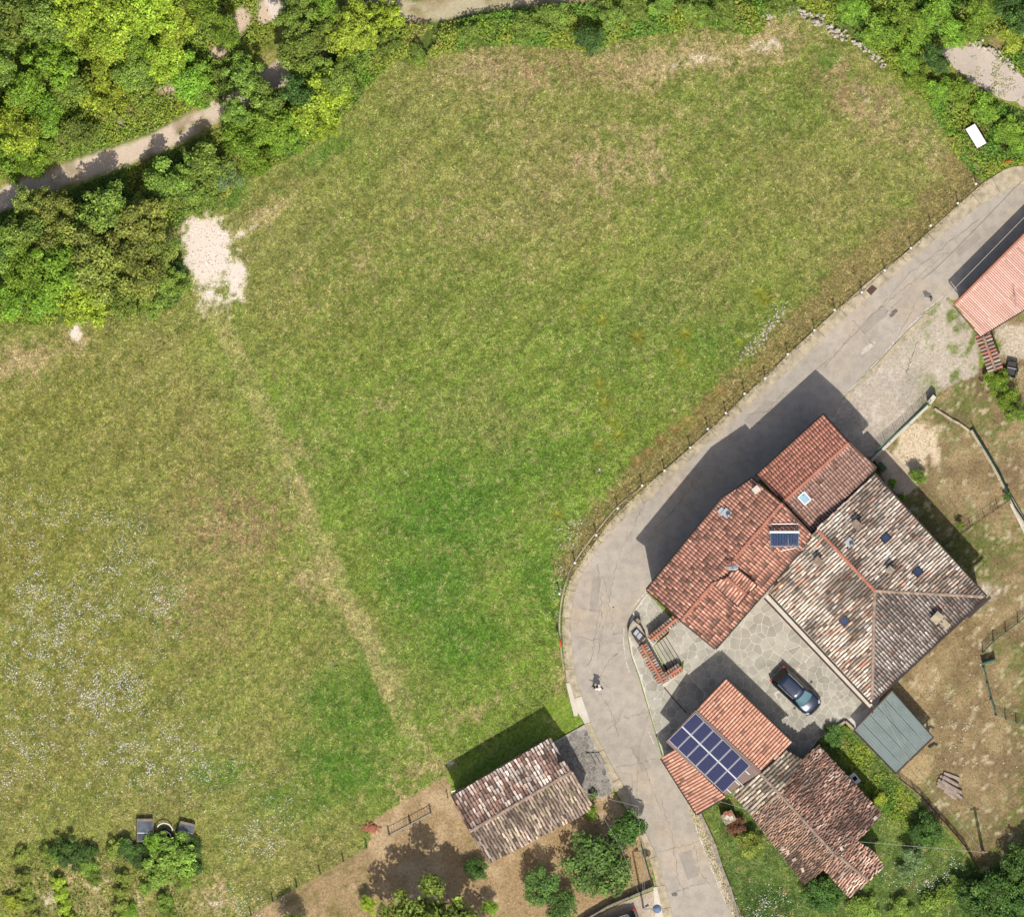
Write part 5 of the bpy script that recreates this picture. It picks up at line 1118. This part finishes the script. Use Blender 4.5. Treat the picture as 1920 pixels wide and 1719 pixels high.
# ------------------------------------------------------------------ vegetation
def leaves_mesh(name, pos, nrm, size, cols, mat, aspect=.62):
    """one pointed quad per leaf"""
    n = len(pos); r = RNG.normal(size=(n, 3)); t = r-(r*nrm).sum(1, keepdims=True)*nrm; t /= np.linalg.norm(t, axis=1, keepdims=True)+1e-9; b_ = np.cross(nrm, t)
    s_ = size[:, None]; V = np.stack([pos-t*s_, pos+b_*s_*aspect+nrm*s_*.1, pos+t*s_*1.1-nrm*s_*.25, pos-b_*s_*aspect+nrm*s_*.1], 1).reshape(-1, 3)
    return fastmesh(name, V, np.arange(n*4).reshape(n, 4), mat, np.repeat(cols, 4, 0))
def crown_mesh(seed, n=5200, lobes=22, leaf=.06, flat=.8, gap=.18, spread=.72, lob=(.2, .42), open_=0.0):
    """unit-radius crown of leaf clumps around z=0..; uneven outline and gaps"""
    g = np.random.default_rng(seed); c = g.normal(size=(lobes, 3)); c /= np.linalg.norm(c, axis=1, keepdims=True); c *= (g.random((lobes, 1))**.55)*spread; c[:, 2] = c[:, 2]*flat
    c[:, 2] += .25*(1-np.hypot(c[:, 0], c[:, 1])); R = g.uniform(*lob, lobes); tone = g.uniform(.72, 1.22, lobes)
    k = g.choice(lobes, n, p=R**2/(R**2).sum()); d = g.normal(size=(n, 3)); d /= np.linalg.norm(d, axis=1, keepdims=True); d[:, 2] = np.where(d[:, 2] < -.3, -d[:, 2], d[:, 2])
    # twigs: cluster the leaves of a lobe into sprays
    ns = lobes*16; sd = g.normal(size=(ns, 3)); sd /= np.linalg.norm(sd, axis=1, keepdims=True); sk = g.integers(0, 16, n)+k*16
    d = d*.55+sd[sk]*.75; d /= np.linalg.norm(d, axis=1, keepdims=True)
    rad = R[k]*(1-gap+gap*2*g.random(n))*(1-open_*g.random(n)); p = c[k]+d*rad[:, None]
    nr = d*.55+g.normal(size=(n, 3))*.45+np.array((0, 0, .55)); nr /= np.linalg.norm(nr, axis=1, keepdims=True)
    v = tone[k]*g.uniform(.6, 1.4, n)*(np.random.default_rng(seed+9).uniform(.65, 1.3, ns)[sk]); col = np.stack([v*g.uniform(.9, 1.15, n), v, v*g.uniform(.8, 1.1, n)], 1)
    return leaves_mesh('crown', p, nr, leaf*g.uniform(.6, 1.35, n), col, M_LEAF['mid'])
M_LEAF = {k: leafmat('leaf_'+k, tuple(1.5*v for v in C(*c)), tr) for k, c, tr in (('mid', (128,154,64), .3), ('yard', (94,126,60), .25), ('lime', (168,192,66), .4), ('yellow', (172,192,70), .4), ('dark', (78,110,48), .25), ('olive', (142,156,70), .3), ('bright', (134,168,58), .4), ('grey', (116,140,90), .3), ('rust', (130,92,72), .25))}
CROWN = [crown_mesh(20+i, 11000, 34+3*i, .046, .75, .45, 1.05, (.1, .32), .25) for i in range(7)]
CROWN_AIRY = [crown_mesh(50+i, 5600, 40, .04, .9, .35, .8, (.14, .34), .3) for i in range(3)]
CROWN_ROUND = [crown_mesh(70, 6800, 60, .055, .85, .06, .72, (.2, .3))]
CROWN_FINE = [crown_mesh(80+i, 5200, 34, .042, .7, .25, .8, (.14, .3), .15) for i in range(3)]
def trunk_mesh(seed):
    g = random.Random(seed); mb = MB(); mb.tube([(0, 0, 0), (.02, .01, .3), (.03*g.uniform(-1, 1), .02, .6), (.05*g.uniform(-1, 1), .05*g.uniform(-1, 1), .95)], [.06, .045, .035, .012], 7)
    for i in range(7):
        w = g.uniform(0, 6.28); z = g.uniform(.35, .7); l = g.uniform(.25, .5); mb.tube([(0, 0, z), (l*.5*math.cos(w), l*.5*math.sin(w), z+.12), (l*math.cos(w), l*math.sin(w), z+.2)], [.022, .014, .005], 5)
    return rawmesh('trunk', mb.V, mb.F, m_bark)
TRUNK = [trunk_mesh(i) for i in range(4)]
def tree(label, px, py, r, h, kind='mid', proto=None, name='tree', group=None, squash=1.0, z0=0.0):
    """r crown radius in photo pixels, h height in metres"""
    R = r*S; t = thing(name, label, 'shrub' if name != 'tree' else 'tree', P(px, py, z0), random.uniform(0, 6.28), group)
    cz = max(R*.55*squash, h-R*.95*squash)
    inst('trunk' if name == 'tree' else 'stem', random.choice(TRUNK), t, (0, 0, 0), (0, 0, 0), (R*.9, R*.9, h*.92))
    inst('crown', random.choice(proto or CROWN), t, (0, 0, cz), (0, 0, 0), (R*random.uniform(1, 1.15), R*random.uniform(.85, 1.2), R*squash), M_LEAF[kind]); return t
ORD = 'leftmost second third fourth fifth sixth seventh eighth ninth tenth eleventh twelfth thirteenth fourteenth fifteenth sixteenth seventeenth eighteenth nineteenth twentieth twenty-first twenty-second'.split()
HUE = {'mid': 'mid green', 'lime': 'lime green', 'bright': 'bright green', 'olive': 'olive green', 'dark': 'dark green', 'grey': 'grey green', 'yellow': 'yellow green'}
def stand(noun, place, group, L, proto=None, name='tree', squash=1.0):
    for i, (x, y, r, h, k) in enumerate(sorted(L)):
        tree('%s %s %s, %s' % (HUE[k], noun, place, ORD[i] if i == 0 else ORD[i]+' from left'), x, y, r*1.06, h, k, proto or (CROWN+CROWN+CROWN_FINE+CROWN_AIRY), name, group, squash)
stand('tree', 'in the wood above the gravel track', 'trees of the wood above the track', [(95,110,46,5,'bright'),(40,170,50,5,'bright'),(130,160,44,4,'mid'),(20,235,50,4.5,'lime'),(85,215,44,4,'bright'),(60,285,38,2.4,'bright'),(150,245,40,2.4,'mid'),(15,300,34,2.4,'bright'),(200,165,42,3.5,'lime'),(300,110,44,4,'lime'),(365,150,40,2.4,'bright'),(410,165,36,2.4,'mid'),(-20,120,50,6,'mid'),(250,130,40,5,'mid'),(-15,40,70,7,'mid'),(455,140,32,4,'mid')])
stand('tree', 'along the top left edge', 'trees along the top left edge', [(90,30,46,7,'mid'),(150,20,52,8,'lime'),(215,40,50,8,'lime'),(275,20,52,8,'lime'),(330,50,44,7,'lime'),(380,20,40,6,'bright'),(420,60,34,4,'bright'),(300,-15,50,8,'lime'),(190,80,40,6,'lime'),(255,75,34,6,'bright')])
stand('tree', 'in the clump beside the white bare patch', 'trees of the dense clump', [(40,440,46,5.5,'mid'),(95,395,40,5,'olive'),(150,440,54,6,'olive'),(200,390,50,6,'mid'),(255,430,50,6,'olive'),(45,500,50,5,'bright'),(110,495,44,6,'bright'),(175,505,56,6.5,'olive'),(245,495,52,6,'olive'),(300,470,38,5,'olive'),(310,530,34,3.5,'mid'),(80,560,44,3.5,'bright'),(150,565,46,4,'lime'),(225,560,40,3.5,'mid'),(280,555,30,3,'mid'),(20,560,44,3.5,'bright'),(-20,470,50,5,'mid'),(335,515,22,2.5,'dark'),(60,385,30,4,'olive')])
stand('tree', 'between gravel track and meadow', 'trees lining the track', [(330,335,44,3.8,'mid'),(390,310,48,4,'mid'),(295,370,34,3,'olive'),(365,365,34,3,'mid'),(420,330,34,3,'grey'),(455,265,42,4.2,'bright'),(500,235,44,4.5,'bright'),(540,250,36,3.8,'bright'),(575,205,44,4.2,'lime'),(620,180,42,4,'lime'),(500,190,34,4,'mid'),(555,175,36,4.5,'dark'),(640,145,34,4,'mid'),(480,300,30,3,'bright'),(600,235,26,2.5,'lime'),(440,210,26,5,'mid')])
stand('shrub', 'below the top edge track bend', 'shrubs at the top', [(640,70,36,4,'yellow'),(680,50,40,4.5,'yellow'),(715,30,34,3.5,'lime'),(600,50,40,4,'mid'),(560,90,38,4,'mid'),(660,105,34,3,'mid'),(610,15,36,4,'bright'),(555,30,36,4,'mid'),(720,80,30,2.5,'mid'),(585,130,30,3,'mid')], None, 'shrub')
tree('dark rounded bush bulging into the meadow from the top scrub', 1108, 72, 32, 2.2, 'dark', CROWN_FINE, 'bush', squash=.7)
tree('bush with a red brick patch in the top scrub', 880, 62, 26, 2, 'mid', CROWN_FINE, 'bush', squash=.7)
tree('bush at the corner where the top scrub meets the meadow', 786, 104, 24, 1.6, 'mid', CROWN_FINE, 'bush', squash=.7)
tree('dark bush above the tumbled stone wall', 1465, 5, 34, 2.6, 'mid', CROWN_FINE, 'bush', squash=.7)
tree('large dark bush beside the old lane entrance', 1752, 112, 34, 2.6, 'dark', CROWN_FINE, 'bush', squash=.7)
tree('dark tree in the very upper right corner', 1915, 20, 44, 5, 'dark')
tree('yellowish bush right of the old lane', 1900, 70, 34, 2, 'yellow', CROWN_FINE, 'bush', squash=.6)
stand('bush', 'in the tall top scrub', 'bushes of the tall top scrub', [(x, y, 30, 2.4, 'mid') for x, y in ((1190,15),(1240,10),(1300,20),(1360,25),(1150,30),(1040,25),(990,50))], CROWN_FINE, 'bush', 0.7)
stand('bush', 'in the scrub above the old lane', 'bushes above the old lane', [(x, y, 36, 2.2, 'bright') for x, y in ((1700,30),(1760,20),(1830,40),(1650,60),(1600,15),(1850,15),(1790,60),(1720,60))], CROWN_FINE, 'bush', 0.6)
stand('bush', 'between old lane and meadow', 'bushes between lane and meadow', [(x, y, 30, 1.6, 'bright') for x, y in ((1800,170),(1845,205),(1700,110),(1640,70),(1890,240),(1760,170),(1720,150),(1905,262))], CROWN_FINE, 'bush', 0.6)
# garden and yard plants
tree('dense round dark green tree overhanging the road by the barn', 1177, 1553, 38, 4.2, 'dark', CROWN_ROUND)
tree('airy green tree in the dry yard below the barn', 1120, 1612, 70, 4.8, 'yard', CROWN_AIRY)
tree('airy green fruit tree left of the yard wall', 1020, 1662, 40, 4, 'yard', CROWN_AIRY); tree('small airy tree at the bottom edge of the yard', 1055, 1705, 36, 3.4, 'yard', CROWN_AIRY)
tree('small dark bush under the barn corner', 894, 1632, 24, 2, 'dark', CROWN_AIRY, 'bush')
tree('big bright tree at bottom whose crown shades the yard', 818, 1756, 84, 9.5, 'mid', CROWN); tree('small bright shrub left of the big bottom tree', 690, 1695, 22, 2.2, 'lime', CROWN_AIRY, 'shrub')
tree('small tree cut off by the bottom edge near the posts', 552, 1740, 34, 4.5, 'mid', CROWN_AIRY); tree('sapling beside the big bottom tree', 918, 1700, 18, 2.4, 'bright', CROWN_AIRY)
tree('bright creeper bush at the east corner of the barn', 1105, 1519, 20, 1.6, 'bright', CROWN_FINE, 'bush'); tree('low shrub in the barn apron corner', 1112, 1490, 11, 1.0, 'grey', CROWN_FINE, 'bush')
tree('yellow green bush beside the stone pillar', 1405, 1583, 30, 2.4, 'olive', CROWN_FINE, 'bush'); tree('purple brown bush behind the stone pillar', 1382, 1552, 22, 1.5, 'rust', CROWN_AIRY, 'bush')
tree('dark green bush tucked under the annex roof', 1545, 1672, 36, 2.6, 'dark', CROWN, 'bush'); tree('green shrub on the courtyard edge by the old house', 1560, 1378, 26, 1.8, 'yard', CROWN_AIRY, 'bush'); tree('tiny plant on the wall top by the shelter', 1590, 1366, 9, .9, 'mid', CROWN_FINE, 'bush')
tree('dark spreading shrub in the garden below the rusty fence', 1738, 1556, 36, 2.6, 'dark', CROWN, 'bush'); tree('grey green conifer like shrub in the lower garden', 1712, 1605, 28, 2.8, 'grey', CROWN_FINE, 'bush'); tree('small grey green shrub below the conifer', 1700, 1635, 20, 1.6, 'grey', CROWN_FINE, 'bush')
tree('yellow flowering bush beside the rough roof eave', 1648, 1496, 16, 1.0, 'yellow', CROWN_FINE, 'bush')
stand('tree', 'in the lower right corner', 'trees of the lower right corner', [(1880,1660,44,4,'dark'),(1840,1690,44,4,'dark'),(1920,1610,44,4,'dark'),(1890,1715,50,4,'dark'),(1930,1680,50,4,'dark')])
stand('shrub', 'along the bottom of the garden', 'shrubs along the garden bottom', [(1620,1700,30,1.6,'mid'),(1690,1705,30,1.6,'mid'),(1760,1690,34,1.6,'mid'),(1800,1665,26,1.6,'mid')], CROWN_FINE, 'bush', .7)
tree('sparse shrub casting shade on the white patch', 1722, 893, 20, 2.0, 'mid', CROWN_AIRY, 'bush'); tree('bright sprig growing on the dark railing', 1800, 985, 9, 1.3, 'bright', CROWN_FINE, 'bush'); tree('slim bright shrub against the old house wall', 1674, 905, 11, 2.2, 'bright', CROWN_FINE, 'bush')
tree('small bright shrub lower along the old house wall', 1690, 932, 10, 1.2, 'bright', CROWN_FINE, 'bush'); tree('dark shrub at the railing end by the garden wall', 1888, 930, 11, 1.4, 'dark', CROWN_FINE, 'bush')
stand('shrub', 'in the row beside the garden cart', 'shrubs beside the garden cart', [(1868,715,28,1.8,'bright'),(1888,745,26,1.8,'bright'),(1905,775,24,1.8,'mid')], CROWN_FINE, 'bush')
tree('broad bush over the cold frames at the meadow foot', 318, 1602, 46, 2.4, 'mid', CROWN, 'bush', squash=.8); tree('bright shrub leaning on the left cold frame', 290, 1582, 22, 1.8, 'bright', CROWN_FINE, 'bush'); tree('dark green plant clump left of the cold frames', 130, 1598, 28, 1.8, 'dark', CROWN, 'bush', squash=.8); tree('low bush between plant clump and cold frames', 215, 1590, 24, 1.0, 'olive', CROWN_FINE, 'bush')
for k, (x0, y0, x1, y1, c) in enumerate(((45,1640,62,1719,'olive'),(110,1650,130,1719,'yellow'),(232,1640,222,1719,'olive'),(310,1680,318,1719,'mid'))):
    for i in range(4):
        u = i/3; tree('bush of the %s vine row, %s from its upper end' % (['leftmost olive green', 'yellow green', 'olive green middle', 'right dark green'][k], ['first', 'second', 'third', 'last'][i]), x0+(x1-x0)*u, y0+(y1-y0)*u+6, 17, 1.4, c, CROWN_FINE, 'bush', ['leftmost', 'yellow', 'middle', 'right'][k]+' vine row')
stand('weed bush', 'in the kitchen garden at bottom left', 'weed bushes of the kitchen garden', [(240,1592,26,1.5,'dark'),(355,1590,26,1.6,'dark'),(300,1640,30,1.6,'mid'),(165,1600,24,1.3,'dark'),(95,1605,20,1.3,'mid'),(40,1605,18,1.2,'olive'),(165,1625,20,1,'mid'),(180,1650,15,1.1,'mid'),(265,1610,20,1.2,'dark'),(272,1665,14,1.2,'mid'),(345,1650,22,1.2,'mid'),(25,1690,22,1.2,'yellow'),(365,1625,18,1.2,'dark'),(240,1710,20,1.2,'bright')], CROWN_FINE+CROWN_AIRY, 'bush', .8)
# scrub: knee to man high tangle nobody could count
def scrub(name, poly, dens, hmax, base, label):
    a = abs(poly_area(poly))*S*S; q = smp_in(poly, a*dens); x, y = q[:, 0], q[:, 1]; n = len(q)
    bare = sstep(.26, .5, blobs(x, y, BARE)*(.25+1.0*(.55*fbm(x, y, 34, 2)+.45*fbm(x, y, 11, 4, 3)))); tr = segdist(TRACK, x, y) < 24
    keep = (RNG.random(n) > bare*.95) & ~tr & (fbm(x, y, 40, 3) > .33) & ~inside([(1806,240),(1828,228),(1855,268),(1832,284)], x, y); q = q[keep]; x, y = q[:, 0], q[:, 1]; n = len(q)
    edge = np.clip(segdist(list(poly)+[poly[0]], x, y)/30, .15, 1)
    lump = fbm(x, y, 30, 1, 3); z = hmax*edge*(.25+1.1*sstep(.25, .8, lump))*np.sqrt(RNG.random(n))
    nr = RNG.normal(size=(n, 3))*.5+np.array((0, 0, .9)); nr /= np.linalg.norm(nr, axis=1, keepdims=True)
    hue = fbm(x, y, 55, 5); col = np.empty((n, 3)); col[:] = base; k = sstep(.35, .65, hue)[:, None]; col = col*(1-k)+np.array((150, 166, 60))*k; k = sstep(.62, .8, fbm(x, y, 22, 6))[:, None]*.6; col = col*(1-k)+np.array((164, 146, 90))*k
    col = CA(col)*1.3*RNG.uniform(.5, 1.4, (n, 1)); pos = np.c_[(x-960)*S, (859.5-y)*S, z+.03]
    me = leaves_mesh(name, pos, nr, RNG.uniform(.05, .12, n), col, m_grass); tag(link(bpy.data.objects.new(name, me)), label, 'scrub', None, 'stuff')
scrub('bramble_scrub', SCRUB['top'], 200, 1.0, (112, 152, 54), 'low bramble scrub along the top of the meadow')
scrub('bramble_scrub', SCRUB['east'], 200, .8, (104, 150, 50), 'low bramble scrub between old lane and meadow')
scrub('bramble_scrub', SCRUB['north_east'], 150, .8, (100, 142, 50), 'low scrub above the old lane')
scrub('undergrowth', SCRUB['north_west'], 170, .7, (136, 164, 60), 'green undergrowth of the wood above the track')
scrub('undergrowth', SCRUB['hedge'], 140, .8, (108, 142, 54), 'green undergrowth between track and meadow')
scrub('garden_weeds', [(-40,1600),(60,1580),(110,1570),(240,1572),(262,1590),(380,1585),(400,1640),(350,1660),(340,1790),(-40,1790)], 30, .3, (110, 134, 56), 'untidy green garden weeds below the cold frames')
scrub('ivy', [(1545,1380),(1600,1375),(1690,1470),(1760,1560),(1740,1590),(1660,1530),(1600,1450)], 170, .35, (104, 140, 52), 'bright ground ivy beside the rough roof')
# grass blades, coloured like the turf they stand in
def blades(name, poly, dens, ln, label, cat, wid=(.022, .05), flat=1.0, boost=1.0, excl=(), need=0.0, z=-.03):
    a = abs(poly_area(poly))*S*S; q = smp_in(poly, a*dens); q = q[(q[:, 0] > -30) & (q[:, 0] < 1950) & (q[:, 1] > -30) & (q[:, 1] < 1750)]
    for e in excl: q = q[~inside(e, q[:, 0], q[:, 1])]
    if need: q = q[fbm(q[:, 0], q[:, 1], 22, 4, 3)+.25*fbm(q[:, 0], q[:, 1], 6, 2, 2)-.12 > need]
    rgb, cov = ground_rgb(q[:, 0], q[:, 1]); keep = RNG.random(len(q)) < (.08+.92*cov)*(.45+.9*fbm(q[:, 0], q[:, 1], 9, 7, 2)); q = q[keep]; rgb = rgb[keep]; n = len(q)
    x, y = (q[:, 0]-960)*S, (859.5-q[:, 1])*S
    tall = 1+.5*(segdist(ROADSIDE, q[:, 0], q[:, 1]) < 45)+.8*sstep(.66, .8, fbm(q[:, 0], q[:, 1], 26, 3))
    clump = fbm(q[:, 0], q[:, 1], 7, 5, 2); L = RNG.uniform(*ln, n)*tall*(.65+.5*clump); rgb = rgb*(.88+.24*sstep(.3, .7, clump))[:, None]; w = RNG.uniform(*wid, n); th = fbm(q[:, 0], q[:, 1], 18, 1)*14+RNG.normal(0, .9, n); dx, dy = np.cos(th), np.sin(th); up = RNG.uniform(.15, .7, n)  # blades between clumps coloured darker, painting in the small shadow specks
    V = np.empty((n, 3, 3)); V[:, 0] = np.c_[x-dy*w, y+dx*w, np.full(n, z)]; V[:, 1] = np.c_[x+dy*w, y-dx*w, np.full(n, z)]; V[:, 2] = np.c_[x+dx*L*np.cos(up), y+dy*L*np.cos(up), z+.03+L*np.sin(up)]
    k = (RNG.random(n)*.6+.4*fbm(q[:, 0], q[:, 1], 6, 2, 2))[:, None]; straw = np.array((204, 188, 132.)); deep = np.array((84, 116, 44.)); rgb = np.where(k < .32, rgb*.6+straw*.4, np.where(k > .62, rgb*.66+deep*.34, rgb*1.03))
    col = np.minimum(CA(np.clip(rgb*boost, 0, 255))*1.27*RNG.uniform(.58, 1.42, (n, 1)), .75)
    me = fastmesh(name, V.reshape(-1, 3), np.arange(n*3).reshape(n, 3), m_grass, np.repeat(col, 3, 0)); tag(link(bpy.data.objects.new(name, me)), label, cat, None, 'stuff')
blades('meadow_grass', MEADOW, 230, (.10, .24), 'mown meadow grass, partly dry', 'grass')
blades('yard_grass', YARD_S, 130, (.06, .14), 'dry straw coloured yard grass', 'grass', (.012, .03), boost=.92)
blades('yard_grass', YARD_E, 130, (.06, .14), 'dry patchy lawn grass of the right gardens', 'grass', (.012, .03), boost=.92, excl=([(1442,1110),(1532,991),(1640,885),(1850,1118),(1634,1318)],))
blades('lawn_grass', LAWN_SE, 240, (.08, .2), 'lush green garden grass', 'grass', excl=([(1372,1487),(1473,1407),(1535,1395),(1655,1527),(1594,1683)],))
blades('verge_weeds', [(1640,700),(1732,592),(1775,560),(1838,640),(1838,700),(1760,735),(1742,752),(1690,800)], 60, (.06, .16), 'small weeds scattered over the parking gravel', 'weeds', (.015, .035), need=.62)
blades('verge_weeds', [(1288,1502),(1303,1548),(1335,1626),(1375,1719),(1397,1770),(1407,1770),(1388,1710),(1350,1620),(1322,1545),(1310,1528)], 150, (.06, .16), 'dry weeds on the strip beside the lower road', 'weeds', (.012, .03), z=.03)
blades('verge_weeds', [(1165,958),(1119,1010),(1085,1060),(1066,1098),(1057,1147),(1057,1201),(1050,1201),(1046,1147),(1056,1096),(1075,1055),(1110,1004),(1158,950)], 260, (.08, .2), 'grass creeping over the cement edging at the bend', 'weeds', (.015, .035), z=.05)
SO_ = [tuple(p) for p in so if p[0] < 1850 and p[1] < 1260]; SI_ = [(p[0]+4.5, p[1]+4.5) for p in SO_]
blades('verge_weeds', SO_+SI_[::-1], 150, (.08, .18), 'dry grass creeping over the sidewalk edge', 'weeds', (.012, .03), z=.12)
blades('verge_weeds', [(1752,98),(1800,86),(1835,84),(1905,135),(1965,160),(1965,228),(1925,200),(1850,172),(1795,132)], 90, (.08, .2), 'grass tufts growing on the old lane', 'weeds', (.02, .04), need=.60, z=.02)
# white meadow flowers
FL = [(120,1100,190,150,0,1),(60,1200,120,150,0,1),(180,1290,160,110,0,.9),(70,1420,140,120,0,1),(260,1420,180,90,0,.9),(480,1570,70,60,30,.9),(470,1690,60,40,0,1),(120,1350,180,60,0,1),(300,1120,60,80,0,.8),(480,1480,120,60,0,.5),(1450,1700,90,50,0,.7),(1740,1640,80,40,0,.8),(220,1010,70,60,0,.7),(1050,1110,16,60,0,.8),(1085,1010,40,50,-30,.7),(40,930,60,40,0,.4),(220,840,16,10,0,.8),(1130,880,14,10,0,.8),(1462,575,18,12,0,1),(755,888,8,5,0,1)]
q = np.c_[RNG.uniform(-30, 1900, 520000), RNG.uniform(820, 1740, 520000)]; q = np.r_[q, np.c_[RNG.uniform(1000, 1500, 20000), RNG.uniform(560, 900, 20000)]]
d = blobs(q[:, 0], q[:, 1], FL)*sstep(.40, .74, .4*fbm(q[:, 0], q[:, 1], 60, 2)+.6*fbm(q[:, 0], q[:, 1], 14, 4)); q = q[RNG.random(len(q)) < d*.72]; n = len(q)
zf = .05+.1*RNG.random(n); w = np.linspace(0, 2*np.pi, 6)[:-1]; r = .014+.030*RNG.random(n)**2; V = np.empty((n, 5, 3)); ph = RNG.random(n)*6
for j in range(5): V[:, j] = np.c_[(q[:, 0]-960)*S+r*np.cos(w[j]+ph), (859.5-q[:, 1])*S+r*np.sin(w[j]+ph), zf]
me = fastmesh('meadow_flowers', V.reshape(-1, 3), np.arange(n*5).reshape(n, 5), m_flower, None); tag(link(bpy.data.objects.new('meadow_flowers', me)), 'tiny white flowers scattered through the meadow', 'flowers', None, 'stuff')
# tall grass tussocks on the meadow near the road
def tuft_mesh(seed, n=150):
    g = np.random.default_rng(seed); th = g.random(n)*6.28; L = g.uniform(.5, 1, n); r0 = g.random(n)*.15; up = g.uniform(.3, 1.2, n); w = g.uniform(.012, .03, n); dx, dy = np.cos(th), np.sin(th)
    x, y = dx*r0, dy*r0; V = np.empty((n, 3, 3)); V[:, 0] = np.c_[x-dy*w, y+dx*w, np.zeros(n)]; V[:, 1] = np.c_[x+dy*w, y-dx*w, np.zeros(n)]; V[:, 2] = np.c_[x+dx*L*np.cos(up), y+dy*L*np.cos(up), L*np.sin(up)*.8]
    v = g.uniform(.7, 1.3, (n, 1)); return fastmesh('grass_tussock', V.reshape(-1, 3), np.arange(n*3).reshape(n, 3), M_LEAF['yellow'], np.repeat(v*np.array((1., .95, .8)), 3, 0))
TUFT = [tuft_mesh(i) for i in range(3)]
for i, (x, y, s_, c) in enumerate(sorted(((1425,548,.9,'lime'),(1435,560,.8,'yellow'),(1285,625,.75,'yellow'),(1195,632,.9,'yellow'),(1130,600,.8,'yellow'),(1095,580,.6,'lime'),(1270,660,.6,'lime'),(1125,720,.7,'yellow'),(1135,755,.8,'yellow'),(1150,790,.7,'yellow'),(1160,815,.8,'yellow'),(1280,680,.7,'lime'),(1120,835,.6,'yellow'),(1045,965,.7,'yellow'),(1385,640,.5,'lime')))):
    o = inst('grass_tussock', random.choice(TUFT), None, P(x, y, -.02), (0, 0, random.uniform(0, 6)), (s_*1.2, s_*1.2, s_*.8), M_LEAF['tussock'] if 'tussock' in M_LEAF else M_LEAF.setdefault('tussock', leafmat('leaf_tussock', tuple(1.3*v for v in C(176, 188, 84)), .4))); tag(o, 'tall yellow green grass tussock in the meadow near the road, %s' % (ORD[i] if i == 0 else ORD[i]+' from left'), 'tussock', 'tall tussocks in the meadow', 'thing')
for i, (x, y) in enumerate(sorted(((1310,770),(1290,790),(1265,805),(1240,825),(1215,850),(1330,750),(1195,865),(1350,735)))):
    o = inst('grass_tussock', random.choice(TUFT), None, P(x, y, -.02), (0, 0, random.uniform(0, 6)), (.9, .9, .5), M_LEAF['straw'] if 'straw' in M_LEAF else M_LEAF.setdefault('straw', leafmat('leaf_straw', C(188, 166, 108), .2))); tag(o, 'flattened straw coloured tussock on the roadside bank, %s' % (ORD[i] if i == 0 else ORD[i]+' from left'), 'tussock', 'straw tussocks on the bank', 'thing')
